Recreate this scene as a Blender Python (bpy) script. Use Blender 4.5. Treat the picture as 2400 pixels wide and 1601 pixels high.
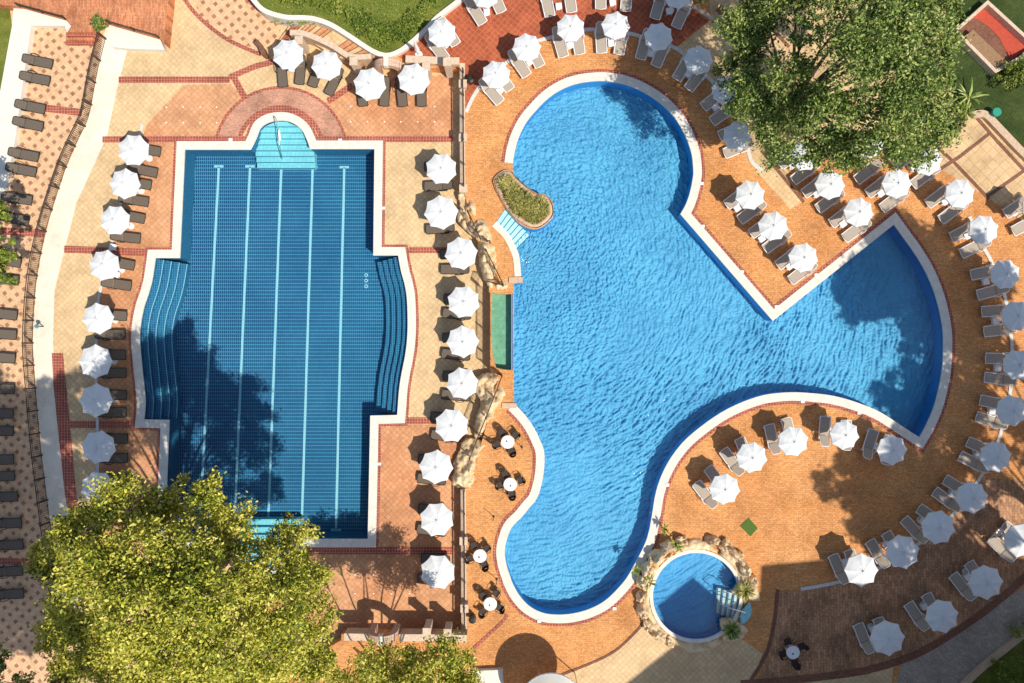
import bpy, bmesh, math, random
import numpy as np
from mathutils import Vector, noise as mnoise
from mathutils.geometry import tessellate_polygon
random.seed(7); rng = np.random.default_rng(7)
for o in list(bpy.data.objects): bpy.data.objects.remove(o)
S = bpy.context.scene
COL = S.collection
# ---------------------------------------------------------------- camera, light, exposure
CAMH = 49.0; PPM = 34.0; W, H = 2400, 1601
cam = bpy.data.cameras.new('camera'); camo = bpy.data.objects.new('camera', cam); COL.objects.link(camo)
camo.location = (0, 0, CAMH); cam.sensor_width = 36; cam.lens = 36 * CAMH / (W / PPM)
cam.clip_start = 0.5; cam.clip_end = 2000; S.camera = camo
SX, SY = -0.52, 0.446                       # shadow shift per metre of height
sv = Vector((-SX, -SY, 1)).normalized()
wd = bpy.data.worlds.new('World'); S.world = wd; wd.use_nodes = True
wn = wd.node_tree; bgn = wn.nodes['Background']; sky = wn.nodes.new('ShaderNodeTexSky'); sky.sky_type = 'NISHITA'
sky.sun_disc = False; sky.sun_elevation = math.asin(sv.z); sky.sun_rotation = math.atan2(sv.x, sv.y)
wn.links.new(sky.outputs[0], bgn.inputs[0]); bgn.inputs[1].default_value = 0.12
sl = bpy.data.lights.new('sun', 'SUN'); sl.energy = 4.4; sl.angle = math.radians(0.5); sl.color = (1, .95, .86)
so = bpy.data.objects.new('sun', sl); COL.objects.link(so); so.rotation_euler = sv.to_track_quat('Z', 'Y').to_euler(); so.location = (30, -30, 60)
S.view_settings.view_transform = 'Standard'; S.view_settings.look = 'None'; S.view_settings.exposure = 0.12; S.view_settings.gamma = 1
S.cycles.max_bounces = 6; S.cycles.transparent_max_bounces = 12

# ---------------------------------------------------------------- helpers
ZL = -0.9                                    # the lap pool terrace lies lower than the free-form pool's
def T(i, j, x, y): return (600 * i + x / 3.918, 400 * j + y / 3.918)
def P(p, z=0.0):                             # point on the plan of the photo -> metres, at height z
    k = (CAMH - z) / CAMH / PPM
    return Vector(((p[0] - W / 2) * k, (H / 2 - p[1]) * k, z))
def PT(i, j, x, y, z=0.0): return P(T(i, j, x, y), z)
def tl(i, j, *a): return [T(i, j, a[n], a[n + 1]) for n in range(0, len(a), 2)]

def link(name, me, mat, parent=None, smooth=False):
    o = bpy.data.objects.new(name, me); COL.objects.link(o)
    if mat is not None:
        for m in (mat if isinstance(mat, (list, tuple)) else [mat]): me.materials.append(m)
    if parent is not None: o.parent = parent
    if smooth:
        for p in me.polygons: p.use_smooth = True
    return o
def tag(o, label=None, cat=None, group=None, kind=None):
    if label: o['label'] = label
    if cat: o['category'] = cat
    if group: o['group'] = group
    if kind: o['kind'] = kind
    return o
def empty(name, loc, rz=0.0):
    o = bpy.data.objects.new(name, None); COL.objects.link(o); o.location = loc; o.rotation_euler = (0, 0, rz)
    o.empty_display_size = .3; return o
def copy_tree(o, parent=None):
    c = o.copy(); COL.objects.link(c); c.parent = parent
    for ch in list(o.children): copy_tree(ch, c)
    return c
class MB:
    def __init__(s): s.v = []; s.f = []; s.m = []
    def add(s, vs, fs, mi=0):
        b = len(s.v); s.v += [tuple(v) for v in vs]
        for f in fs: s.f.append([b + k for k in f]); s.m.append(mi)
        return s
    def box(s, x0, x1, y0, y1, z0, z1, mi=0):
        return s.add([(x0,y0,z0),(x1,y0,z0),(x1,y1,z0),(x0,y1,z0),(x0,y0,z1),(x1,y0,z1),(x1,y1,z1),(x0,y1,z1)],
                     [(3,2,1,0),(4,5,6,7),(0,1,5,4),(1,2,6,5),(2,3,7,6),(3,0,4,7)], mi)
    def obox(s, c, ax, lx, ly, z0, z1, mi=0):     # box about c, x axis along ax (2D)
        a = Vector((ax[0], ax[1])).normalized(); b = Vector((-a.y, a.x)); vs = []
        for z in (z0, z1):
            for sx, sy in ((-1,-1),(1,-1),(1,1),(-1,1)):
                q = Vector((c[0], c[1])) + a * sx * lx / 2 + b * sy * ly / 2; vs.append((q.x, q.y, z))
        return s.add(vs, [(3,2,1,0),(4,5,6,7),(0,1,5,4),(1,2,6,5),(2,3,7,6),(3,0,4,7)], mi)
    def tube(s, pts, r, n=6, closed=False, mi=0):
        pts = [Vector(p) for p in pts]; N = len(pts); rr = r if isinstance(r, (list, tuple)) else [r] * N
        b = len(s.v)
        for k, p in enumerate(pts):
            if closed: d = pts[(k + 1) % N] - pts[k - 1]
            else: d = pts[min(k + 1, N - 1)] - pts[max(k - 1, 0)]
            d.normalize(); u = d.cross(Vector((0, 0, 1)))
            if u.length < .05: u = d.cross(Vector((0, 1, 0)))
            u.normalize(); w = d.cross(u)
            for q in range(n):
                a = 2 * math.pi * q / n; t = p + (u * math.cos(a) + w * math.sin(a)) * rr[k]; s.v.append(tuple(t))
        for k in range(N if closed else N - 1):
            k2 = (k + 1) % N
            for q in range(n):
                q2 = (q + 1) % n; s.f.append([b+k*n+q, b+k*n+q2, b+k2*n+q2, b+k2*n+q]); s.m.append(mi)
        if not closed:
            s.f.append([b + q for q in range(n)][::-1]); s.m.append(mi)
            s.f.append([b + (N - 1) * n + q for q in range(n)]); s.m.append(mi)
        return s
    def cyl(s, x, y, z0, z1, r0, r1=None, n=12, mi=0):
        return s.tube([(x, y, z0), (x, y, z1)], [r0, r0 if r1 is None else r1], n, mi=mi)
    def strip(s, A, B, mi=0, close=False):
        N = len(A); b = len(s.v); s.v += [tuple(v) for v in A] + [tuple(v) for v in B]
        for k in range(N if close else N - 1):
            k2 = (k + 1) % N; s.f.append([b + k, b + k2, b + N + k2, b + N + k]); s.m.append(mi)
        return s
    def build(s, name, mat, parent=None, smooth=False):
        me = bpy.data.meshes.new(name); me.from_pydata(s.v, [], s.f); me.validate()
        o = link(name, me, mat, parent, smooth)
        if len(me.polygons) == len(s.m): me.polygons.foreach_set('material_index', s.m)
        bm = bmesh.new(); bm.from_mesh(me); bmesh.ops.recalc_face_normals(bm, faces=bm.faces); bm.to_mesh(me); bm.free()
        return o
def upfix(me):                                  # flat sheets face up
    bm = bmesh.new(); bm.from_mesh(me)
    for f in bm.faces:
        f.normal_update()
        if abs(f.normal.z) > .5 and f.normal.z < 0: f.normal_flip()
    bm.to_mesh(me); bm.free()
def poly_mesh(name, outer, holes, mat, z, zb=None, parent=None):
    """flat polygon (lists of metre vectors) with holes; zb gives it outer side walls down to zb"""
    loops = [[Vector((p[0], p[1], 0)) for p in outer]] + [[Vector((p[0], p[1], 0)) for p in h] for h in holes]
    tris = tessellate_polygon(loops); vs = [(p.x, p.y, z) for l in loops for p in l]; fs = [list(t) for t in tris]
    me = bpy.data.meshes.new(name); n0 = len(vs); no = len(outer)
    if zb is not None:
        vs += [(p.x, p.y, zb) for p in loops[0]]
        for k in range(no): fs.append([k, (k + 1) % no, n0 + (k + 1) % no, n0 + k])
    me.from_pydata(vs, [], fs); me.validate(); o = link(name, me, mat, parent)
    bm = bmesh.new(); bm.from_mesh(me)
    if zb is not None: bmesh.ops.recalc_face_normals(bm, faces=bm.faces)
    for f in bm.faces:
        f.normal_update()
        if abs(f.normal.z) > .9 and f.normal.z < 0: f.normal_flip()
    bm.to_mesh(me); bm.free(); return o
def struct(o): o['kind'] = 'structure'; return o
def smooth(pts, n=5, closed=False):              # Catmull-Rom; a third element marks a sharp corner
    N = len(pts); out = []
    g = lambda k: pts[k % N] if closed else pts[max(0, min(N - 1, k))]
    for k in range(N if closed else N - 1):
        p1, p2 = g(k), g(k + 1); p0 = g(k - 1) if len(p1) == 2 else p1; p3 = g(k + 2) if len(p2) == 2 else p2
        straight = len(p1) > 2 and len(p2) > 2
        for q in range(1 if straight else n):
            t = q / n; o = []
            for c in (0, 1):
                a, b, d, e = p0[c], p1[c], p2[c], p3[c]
                o.append(.5 * (2*b + (-a + d)*t + (2*a - 5*b + 4*d - e)*t*t + (-a + 3*b - 3*d + e)*t**3))
            out.append(tuple(o))
    if not closed: out.append(tuple(pts[-1][:2]))
    return out
def offset(pts, d, closed=False):                # to the left of travel by d
    N = len(pts); out = []
    for k in range(N):
        p = Vector(pts[k][:2])
        a = Vector(pts[k - 1][:2]) if (closed or k > 0) else None
        b = Vector(pts[(k + 1) % N][:2]) if (closed or k < N - 1) else None
        ns = []
        for u, v in ((a, p), (p, b)):
            if u is None or v is None or (v - u).length < 1e-6: continue
            e = (v - u).normalized(); ns.append(Vector((-e.y, e.x)))
        m = sum(ns, Vector((0, 0)));  m.normalize(); c = max(.45, m.dot(ns[0]))
        out.append(Vector((p.x + m.x * d / c, p.y + m.y * d / c)))
    if abs(d) > .3:                             # points that crossed over at a re-entrant corner slide to it
        ed = lambda q: min(sdist(q, pts[k], pts[(k + 1) % N]) for k in range(N if closed else N - 1))
        ok = [ed(q) > abs(d) * .97 for q in out]
        if any(ok):
            good = [k for k in range(N) if ok[k]]
            for k in range(N):
                if not ok[k]:
                    j = min(good, key=lambda g: min(abs(g - k), N - abs(g - k)) if closed else abs(g - k)); out[k] = out[j].copy()
    return out
def sdist(q, a, b):
    ax, ay = a[0], a[1]; dx, dy = b[0] - ax, b[1] - ay; L = dx*dx + dy*dy; t = 0 if L == 0 else max(0, min(1, ((q[0]-ax)*dx + (q[1]-ay)*dy) / L))
    return math.hypot(q[0] - ax - t*dx, q[1] - ay - t*dy)
def ring(name, A, B, z1, z0, mat, closed=True, parent=None):     # solid band between two equal polylines
    m = MB(); a1 = [(p[0], p[1], z1) for p in A]; b1 = [(p[0], p[1], z1) for p in B]
    a0 = [(p[0], p[1], z0) for p in A]; b0 = [(p[0], p[1], z0) for p in B]
    m.strip(a1, b1, close=closed); m.strip(a0, a1, close=closed); m.strip(b0, b1, close=closed); m.strip(a0, b0, close=closed)
    if not closed:
        m.add([a0[0], b0[0], b1[0], a1[0]], [(0,1,2,3)]); m.add([a0[-1], b0[-1], b1[-1], a1[-1]], [(0,1,2,3)])
    return m.build(name, mat, parent)
def flat(name, pts, mat, z, sm=False, holes=()):
    pp = [P(p, z) for p in (smooth(pts, 4, True) if sm else pts)]
    return struct(poly_mesh(name, pp, holes, mat, z))
BANDS = [0]
def band(name, pts, w, mat, z, sm=True):
    BANDS[0] += 1; z = z + .0005*BANDS[0]
    pp = [P(p, z) for p in (smooth(pts, 5) if sm else pts)]
    A = offset(pp, w / 2); B = offset(pp, -w / 2); m = MB()
    m.strip([(a[0], a[1], z) for a in A], [(b[0], b[1], z) for b in B]); o = m.build(name, mat); upfix(o.data); return struct(o)
def inside(x, y, poly):
    c = False; j = len(poly) - 1
    for i in range(len(poly)):
        xi, yi, xj, yj = poly[i][0], poly[i][1], poly[j][0], poly[j][1]
        if (yi > y) != (yj > y) and x < (xj - xi) * (y - yi) / (yj - yi) + xi: c = not c
        j = i
    return c
def edist(x, y, poly):
    m = 1e9; n = len(poly)
    for i in range(n):
        ax, ay, bx, by = poly[i-1][0], poly[i-1][1], poly[i][0], poly[i][1]
        dx, dy = bx - ax, by - ay; L = dx*dx + dy*dy; t = 0 if L == 0 else max(0, min(1, ((x-ax)*dx + (y-ay)*dy) / L))
        m = min(m, math.hypot(x - ax - t*dx, y - ay - t*dy))
    return m

# ---------------------------------------------------------------- materials
def newmat(name):
    m = bpy.data.materials.new(name); m.use_nodes = True; nt = m.node_tree
    return m, nt, nt.nodes['Principled BSDF']
def N(nt, t, **k):
    n = nt.nodes.new('ShaderNode' + t)
    for a, b in k.items():
        if a in n.inputs: n.inputs[a].default_value = b
        else: setattr(n, a, b)
    return n
def c4(c): return (c[0], c[1], c[2], 1)
def coords(nt, rot=0, scale=(1, 1, 1), loc=(0, 0, 0)):
    tc = N(nt, 'NewGeometry'); mp = N(nt, 'Mapping'); nt.links.new(tc.outputs['Position'], mp.inputs[0])
    mp.inputs['Rotation'].default_value = (0, 0, rot); mp.inputs['Scale'].default_value = scale; mp.inputs['Location'].default_value = loc
    return mp.outputs[0]
def mixc(nt, a, b, fac, mode='MIX'):
    n = N(nt, 'Mix', data_type='RGBA', blend_type=mode); L = nt.links
    for s, v in ((6, a), (7, b)):
        if hasattr(v, 'is_linked'): L.new(v, n.inputs[s])
        else: n.inputs[s].default_value = c4(v)
    if hasattr(fac, 'is_linked'): L.new(fac, n.inputs[0])
    else: n.inputs[0].default_value = fac
    return n.outputs[2]
def noisev(nt, vec, scale, detail=3, rough=.55):
    n = N(nt, 'TexNoise'); n.inputs['Scale'].default_value = scale; n.inputs['Detail'].default_value = detail; n.inputs['Roughness'].default_value = rough
    nt.links.new(vec, n.inputs['Vector']); return n.outputs['Fac']
def ramp(nt, fac, stops, interp='LINEAR'):
    r = N(nt, 'ValToRGB'); nt.links.new(fac, r.inputs[0]); cr = r.color_ramp; cr.interpolation = interp
    while len(cr.elements) < len(stops): cr.elements.new(.5)
    for e, (p, c) in zip(cr.elements, stops): e.position = p; e.color = c4(c)
    return r.outputs[0]
def bump(nt, bs, h, strength, dist=.02):
    b = N(nt, 'Bump'); b.inputs['Strength'].default_value = strength; b.inputs['Distance'].default_value = dist
    nt.links.new(h, b.inputs['Height']); nt.links.new(b.outputs[0], bs.inputs['Normal']); return b
def paving(name, c1, c2, grout, bw=.25, bh=.25, rot=0.0, mortar=.012, off=.5, stain=.35, rough=.8, speck=.25, big=None, dark=(.45,.36,.3)):
    m, nt, bs = newmat(name); v = coords(nt, rot)
    b = N(nt, 'TexBrick'); b.offset = off; b.squash = 1
    b.inputs['Scale'].default_value = 1; b.inputs['Brick Width'].default_value = bw; b.inputs['Row Height'].default_value = bh
    b.inputs['Mortar Size'].default_value = mortar; b.inputs['Mortar Smooth'].default_value = .2; b.inputs['Bias'].default_value = 0
    b.inputs['Color1'].default_value = c4(c1); b.inputs['Color2'].default_value = c4(c2); b.inputs['Mortar'].default_value = c4(grout)
    nt.links.new(v, b.inputs['Vector']); col = b.outputs['Color']; g = coords(nt)
    if big:                                   # another batch of tiles laid in places
        f = ramp(nt, noisev(nt, g, .16, 2), [(.46, (0,0,0)), (.56, (1,1,1))]); col = mixc(nt, col, big, f, 'MULTIPLY')
    f = ramp(nt, noisev(nt, g, .55, 6, .65), [(.42, (1,1,1)), (.68, (1-stain,)*3)]); col = mixc(nt, col, f, 1, 'MULTIPLY')
    f = ramp(nt, noisev(nt, g, 7, 5, .75), [(.35, (1-speck,)*3), (.62, (1+speck*.35,)*3)]); col = mixc(nt, col, f, 1, 'MULTIPLY')
    f = ramp(nt, noisev(nt, coords(nt, .4, (1, .5, 1), (7, 3, 0)), 1.3, 7, .7), [(.60, (0,0,0)), (.74, (1,1,1))])
    f2 = N(nt, 'Math', operation='MULTIPLY'); nt.links.new(f, f2.inputs[0]); f2.inputs[1].default_value = stain; col = mixc(nt, col, dark, f2.outputs[0], 'MULTIPLY')
    nt.links.new(col, bs.inputs['Base Color']); bs.inputs['Roughness'].default_value = rough; bs.inputs['Specular IOR Level'].default_value = .25
    h = N(nt, 'Math', operation='SUBTRACT'); h.inputs[0].default_value = 1; nt.links.new(b.outputs['Fac'], h.inputs[1])
    bump(nt, bs, h.outputs[0], .4, .01); return m
def plain(name, c, rough=.6, var=.15, nscale=3, spec=.3, metal=0, bmp=0, trans=0):
    m, nt, bs = newmat(name); v = coords(nt); n = noisev(nt, v, nscale, 5, .65)
    f = ramp(nt, n, [(.3, (1-var,)*3), (.7, (1,1,1))]); col = mixc(nt, c, f, 1, 'MULTIPLY'); nt.links.new(col, bs.inputs['Base Color'])
    bs.inputs['Roughness'].default_value = rough; bs.inputs['Specular IOR Level'].default_value = spec; bs.inputs['Metallic'].default_value = metal
    if bmp: bump(nt, bs, n, bmp, .05)
    if trans: bs.inputs['Subsurface Weight'].default_value = 0
    return m
CREAM = paving('cream_tile', (.80,.56,.30), (.70,.48,.25), (.58,.38,.2), .30, .30, .785, .016, 0, .22, speck=.14)
SALMON = paving('salmon_tile', (.78,.40,.20), (.66,.32,.155), (.5,.25,.12), .30, .30, .785, .016, 0, .28, speck=.16, big=(.92,.84,.8))
ORANGE = paving('orange_brick', (.88,.42,.155), (.72,.31,.10), (.58,.26,.10), .26, .13, 0, .012, .5, .24, speck=.38, big=(.90,.86,.82))
RED = paving('red_brick', (.44,.105,.06), (.36,.075,.045), (.62,.33,.24), .20, .20, 0, .014, 0, .3, speck=.2)
REDT = paving('red_tile', (.50,.12,.05), (.41,.09,.035), (.56,.22,.12), .32, .32, .7, .016, 0, .3, speck=.2)
BROWNB = paving('brown_brick', (.27,.11,.06), (.2,.08,.05), (.3,.16,.1), .2, .1, 0, .01, .5, .3)
RINGM = paving('ring_tile', (.66,.32,.20), (.56,.26,.16), (.66,.42,.3), .35, .12, .2, .012, .5, .4, speck=.3)
TERR = paving('terrace_brick', (.86,.36,.17), (.60,.21,.09), (.44,.18,.09), .42, .10, 1.571, .012, .5, .45, speck=.3)
TANG = paving('tan_tile', (.78,.53,.28), (.68,.45,.23), (.5,.34,.18), .6, .6, .79, .02, 0, .35, speck=.15)
PATHW = paving('pale_path', (.86,.76,.60), (.82,.71,.55), (.76,.64,.48), 1.2, 1.2, .3, .008, 0, .18, speck=.08)
GREYP = paving('grey_path', (.52,.42,.32), (.40,.32,.25), (.3,.25,.2), .3, .15, .6, .01, .5, .3, speck=.3)
def diamonds():
    m, nt, bs = newmat('diamond_tile'); g = coords(nt)
    v = coords(nt, .785 + .12, (1, 1, 1)); mp = N(nt, 'VectorMath', operation='MULTIPLY'); mp.inputs[1].default_value = (1/.62,)*3; nt.links.new(v, mp.inputs[0])
    fl = N(nt, 'VectorMath', operation='FRACTION'); nt.links.new(mp.outputs[0], fl.inputs[0]); sp = N(nt, 'SeparateXYZ'); nt.links.new(fl.outputs[0], sp.inputs[0])
    def lt(o, t):
        k = N(nt, 'Math', operation='LESS_THAN'); nt.links.new(o, k.inputs[0]); k.inputs[1].default_value = t; return k.outputs[0]
    mu = N(nt, 'Math', operation='MULTIPLY'); nt.links.new(lt(sp.outputs[0], .42), mu.inputs[0]); nt.links.new(lt(sp.outputs[1], .42), mu.inputs[1])
    d = mixc(nt, (.30,.13,.07), (.52,.25,.14), noisev(nt, g, 1.2, 2)); col = mixc(nt, (.78,.49,.27), d, mu.outputs[0])
    f = ramp(nt, noisev(nt, g, 3, 5, .7), [(.3, (.68,.66,.64)), (.65, (1,1,1))]); col = mixc(nt, col, f, 1, 'MULTIPLY')
    nt.links.new(col, bs.inputs['Base Color']); bs.inputs['Roughness'].default_value = .85; return m
DIAM = diamonds()
COPE = plain('pool_coping', (.79,.73,.62), .7, .2, 2.2)
DRAINM = plain('drain_cover', (.72,.68,.6), .7, .25, 9)
WHITEW = plain('white_render', (.76,.71,.61), .8, .1, 1.5, bmp=.1)
CANVAS = plain('parasol_canvas', (.76,.755,.73), .85, .08, 2.5, spec=.1)
WPLAST = plain('white_plastic', (.82,.80,.76), .4, .05, 5)
DPLAST = plain('dark_frame', (.035,.028,.022), .45, .2, 5)
SLINGB = plain('beige_sling', (.46,.385,.30), .8, .15, 12, spec=.1)
SLINGD = plain('brown_sling', (.165,.13,.098), .8, .25, 9, spec=.15)
WICK = plain('dark_wicker', (.06,.04,.03), .6, .4, 30, bmp=.3)
METAL = plain('steel', (.7,.7,.7), .3, .1, 5, metal=1)
IRON = plain('iron_rail', (.07,.045,.03), .6, .3, 8)
WOODR = plain('rail_timber', (.35,.2,.1), .7, .3, 8)
SOIL = plain('soil', (.16,.11,.07), .95, .5, 2)
CAPM = plain('wall_cap', (.74,.56,.40), .85, .3, 5, bmp=.3)
STONE = plain('wall_stone', (.68,.48,.32), .85, .3, 6, bmp=.4)
BRICKW = paving('arch_brick', (.55,.25,.16), (.66,.4,.27), (.66,.52,.4), .12, .3, 0, .02, 0, .3)
def rockm():
    m, nt, bs = newmat('rock'); g = coords(nt); a = noisev(nt, g, 1.5, 8, .7)
    col = ramp(nt, a, [(.25, (.34,.2,.1)), (.40, (.66,.45,.25)), (.52, (.84,.62,.36)), (.7, (.92,.74,.5))]); nt.links.new(col, bs.inputs['Base Color'])
    bs.inputs['Roughness'].default_value = .9; bump(nt, bs, noisev(nt, g, 5, 8, .75), .8, .15); return m
ROCK = rockm()
def grassm(name, a, b, c):
    m, nt, bs = newmat(name); g = coords(nt); n1 = noisev(nt, g, .5, 6, .7); n2 = noisev(nt, g, 9, 6, .8)
    ad = N(nt, 'Math', operation='ADD'); nt.links.new(n1, ad.inputs[0]); nt.links.new(n2, ad.inputs[1]); h = N(nt, 'Math', operation='MULTIPLY'); nt.links.new(ad.outputs[0], h.inputs[0]); h.inputs[1].default_value = .5
    nt.links.new(ramp(nt, h.outputs[0], [(.36, a), (.5, b), (.62, c)]), bs.inputs['Base Color']); bs.inputs['Roughness'].default_value = .95; bs.inputs['Specular IOR Level'].default_value = .1
    bump(nt, bs, n2, .8, .1); return m
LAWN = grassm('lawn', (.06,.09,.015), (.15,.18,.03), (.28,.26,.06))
SHGR = grassm('shaded_lawn', (.02,.035,.01), (.05,.075,.02), (.10,.12,.035))  # darker copy of the lawn greens, with the shade put into the colour
def leafm(name, cols, trans=.12):
    m, nt, bs = newmat(name); g = N(nt, 'NewGeometry'); v = coords(nt); n = noisev(nt, v, .45, 2)
    mx = N(nt, 'Math', operation='MULTIPLY_ADD'); nt.links.new(g.outputs['Random Per Island'], mx.inputs[0]); mx.inputs[1].default_value = .95
    s = N(nt, 'Math', operation='MULTIPLY_ADD'); nt.links.new(n, s.inputs[0]); s.inputs[1].default_value = 1.1; s.inputs[2].default_value = -.55
    nt.links.new(s.outputs[0], mx.inputs[2]); k = len(cols); col = ramp(nt, mx.outputs[0], [(i / (k - 1), c) for i, c in enumerate(cols)])
    nt.links.new(col, bs.inputs['Base Color']); bs.inputs['Roughness'].default_value = .6; bs.inputs['Specular IOR Level'].default_value = .3
    tr = N(nt, 'BsdfTranslucent'); nt.links.new(col, tr.inputs[0]); ms = N(nt, 'MixShader'); ms.inputs[0].default_value = trans
    nt.links.new(bs.outputs[0], ms.inputs[1]); nt.links.new(tr.outputs[0], ms.inputs[2]); nt.links.new(ms.outputs[0], nt.nodes['Material Output'].inputs[0]); return m
LEAFY = leafm('yellow_green_leaves', [(.08,.12,.012), (.34,.36,.03), (.60,.56,.07), (.82,.70,.18)])
LEAFG = leafm('green_leaves', [(.03,.06,.012), (.12,.19,.03), (.28,.36,.07), (.55,.56,.2)])
LEAFB = leafm('bright_leaves', [(.06,.1,.01), (.14,.2,.02), (.24,.3,.04), (.4,.38,.08)])
STRAW = leafm('dry_grass', [(.05,.07,.012), (.18,.18,.03), (.38,.32,.07), (.6,.5,.18)])
BARK = plain('bark', (.16,.11,.075), .9, .5, 6, bmp=.6)
# pool floors
def ripple_height(nt, cx, cy, fr=4.6, fa=24.0):
    g = N(nt, 'NewGeometry'); sb = N(nt, 'VectorMath', operation='SUBTRACT'); nt.links.new(g.outputs['Position'], sb.inputs[0]); sb.inputs[1].default_value = (cx, cy, 0)
    w = N(nt, 'TexNoise'); w.inputs['Scale'].default_value = .35; w.inputs['Detail'].default_value = 2; nt.links.new(g.outputs['Position'], w.inputs['Vector'])
    sp = N(nt, 'SeparateXYZ'); nt.links.new(sb.outputs[0], sp.inputs[0])
    def M(op, a, b=None):
        k = N(nt, 'Math', operation=op)
        for i, v in enumerate((a, b)):
            if v is None: continue
            if hasattr(v, 'is_linked'): nt.links.new(v, k.inputs[i])
            else: k.inputs[i].default_value = v
        return k.outputs[0]
    x, y = sp.outputs[0], sp.outputs[1]; r = M('SQRT', M('ADD', M('MULTIPLY', x, x), M('MULTIPLY', y, y))); a = M('ARCTAN2', y, x)
    r2 = M('ADD', r, M('MULTIPLY', w.outputs['Fac'], 3.0)); cb = N(nt, 'CombineXYZ'); nt.links.new(M('MULTIPLY', r2, fr), cb.inputs[0]); nt.links.new(M('MULTIPLY', a, fa), cb.inputs[1])
    n = N(nt, 'TexNoise'); n.inputs['Scale'].default_value = 1; n.inputs['Detail'].default_value = 2.5; n.inputs['Roughness'].default_value = .6; nt.links.new(cb.outputs[0], n.inputs['Vector'])
    n2 = noisev(nt, g.outputs['Position'], 6.5, 3, .6)
    return M('ADD', M('MULTIPLY', n.outputs['Fac'], .65), M('MULTIPLY', n2, .35))
def mosaic(name, c1, c2, grout, bw, bh, mortar, rip=None, rot=0.0):
    m, nt, bs = newmat(name); b = N(nt, 'TexBrick'); b.offset = 0
    b.inputs['Scale'].default_value = 1; b.inputs['Brick Width'].default_value = bw; b.inputs['Row Height'].default_value = bh
    b.inputs['Mortar Size'].default_value = mortar; b.inputs['Mortar Smooth'].default_value = .1
    b.inputs['Color1'].default_value = c4(c1); b.inputs['Color2'].default_value = c4(c2); b.inputs['Mortar'].default_value = c4(grout)
    gg = N(nt, 'NewGeometry'); sp = N(nt, 'SeparateXYZ'); nt.links.new(gg.outputs['Position'], sp.inputs[0]); cb = N(nt, 'CombineXYZ'); nt.links.new(sp.outputs[2], cb.inputs[0]); nt.links.new(sp.outputs[2], cb.inputs[1])
    ad = N(nt, 'VectorMath', operation='ADD'); nt.links.new(gg.outputs['Position'], ad.inputs[0]); nt.links.new(cb.outputs[0], ad.inputs[1])
    nt.links.new(ad.outputs[0], b.inputs['Vector']); col = b.outputs['Color']
    f = ramp(nt, noisev(nt, coords(nt), .25, 4, .6), [(.35, (.82,.86,.9)), (.65, (1.1,1.08,1.05))]); col = mixc(nt, col, f, 1, 'MULTIPLY')
    nt.links.new(col, bs.inputs['Base Color']); bs.inputs['Roughness'].default_value = .5; bs.inputs['Specular IOR Level'].default_value = .2
    return m
LAPF = mosaic('lap_pool_tile', (.005,.032,.10), (.008,.05,.15), (.10,.34,.50), .145, .262, .024)
LAPW = mosaic('lap_pool_wall_tile', (.008,.06,.16), (.012,.085,.21), (.12,.40,.54), .12, .12, .012)
LANE = plain('lane_tile', (.46,.72,.76), .5, .15, 6)
AQUA = mosaic('aqua_tile', (.30,.66,.68), (.36,.72,.72), (.2,.52,.58), .3, .3, .01)
PALE = mosaic('pale_step_tile', (.60,.76,.74), (.66,.8,.78), (.5,.7,.7), .3, .3, .01)
NOSE = plain('step_nosing', (.02,.14,.24), .5, .1, 6)
RC = P((1215, 620))
MAINF = mosaic('free_form_pool_tile', (.105,.345,.52), (.12,.38,.58), (.17,.46,.64), .05, .05, .004, rip=(RC.x, RC.y, .42))
ROUNDF = mosaic('round_pool_tile', (.08,.32,.54), (.10,.36,.60), (.14,.44,.66), .05, .05, .004, rip=(RC.x, RC.y, .2))
MAINW = mosaic('free_form_wall_tile', (.05,.28,.60), (.06,.32,.66), (.12,.42,.7), .1, .1, .006)
BASF = plain('green_basin_floor', (.34,.54,.42), .8, .4, 3)
def waterm(name, tint, bs_, sc):
    m = bpy.data.materials.new(name); m.use_nodes = True; nt = m.node_tree; nt.nodes.remove(nt.nodes['Principled BSDF'])
    t = N(nt, 'BsdfTransparent'); t.inputs[0].default_value = c4(tint); g = N(nt, 'BsdfGlossy'); g.inputs['Roughness'].default_value = .06; g.inputs[0].default_value = (1, 1, 1, 1)
    b = N(nt, 'Bump'); b.inputs['Strength'].default_value = 1; b.inputs['Distance'].default_value = bs_
    nt.links.new(ripple_height(nt, RC.x, RC.y) if sc is None else noisev(nt, coords(nt), sc, 3, .6), b.inputs['Height'])
    fr = N(nt, 'Fresnel'); fr.inputs[0].default_value = 1.33; nt.links.new(b.outputs[0], fr.inputs['Normal']); nt.links.new(b.outputs[0], g.inputs['Normal'])
    ms = N(nt, 'MixShader'); nt.links.new(fr.outputs[0], ms.inputs[0]); nt.links.new(t.outputs[0], ms.inputs[1]); nt.links.new(g.outputs[0], ms.inputs[2])
    nt.links.new(ms.outputs[0], nt.nodes['Material Output'].inputs[0]); return m
WATM = waterm('rippled_water', (.84,.96,.99), .03, None)
WATL = waterm('calm_water', (.78,.93,.97), .01, 2.0)
WATG = waterm('green_water', (.74,.9,.82), .02, 3.0)

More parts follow.
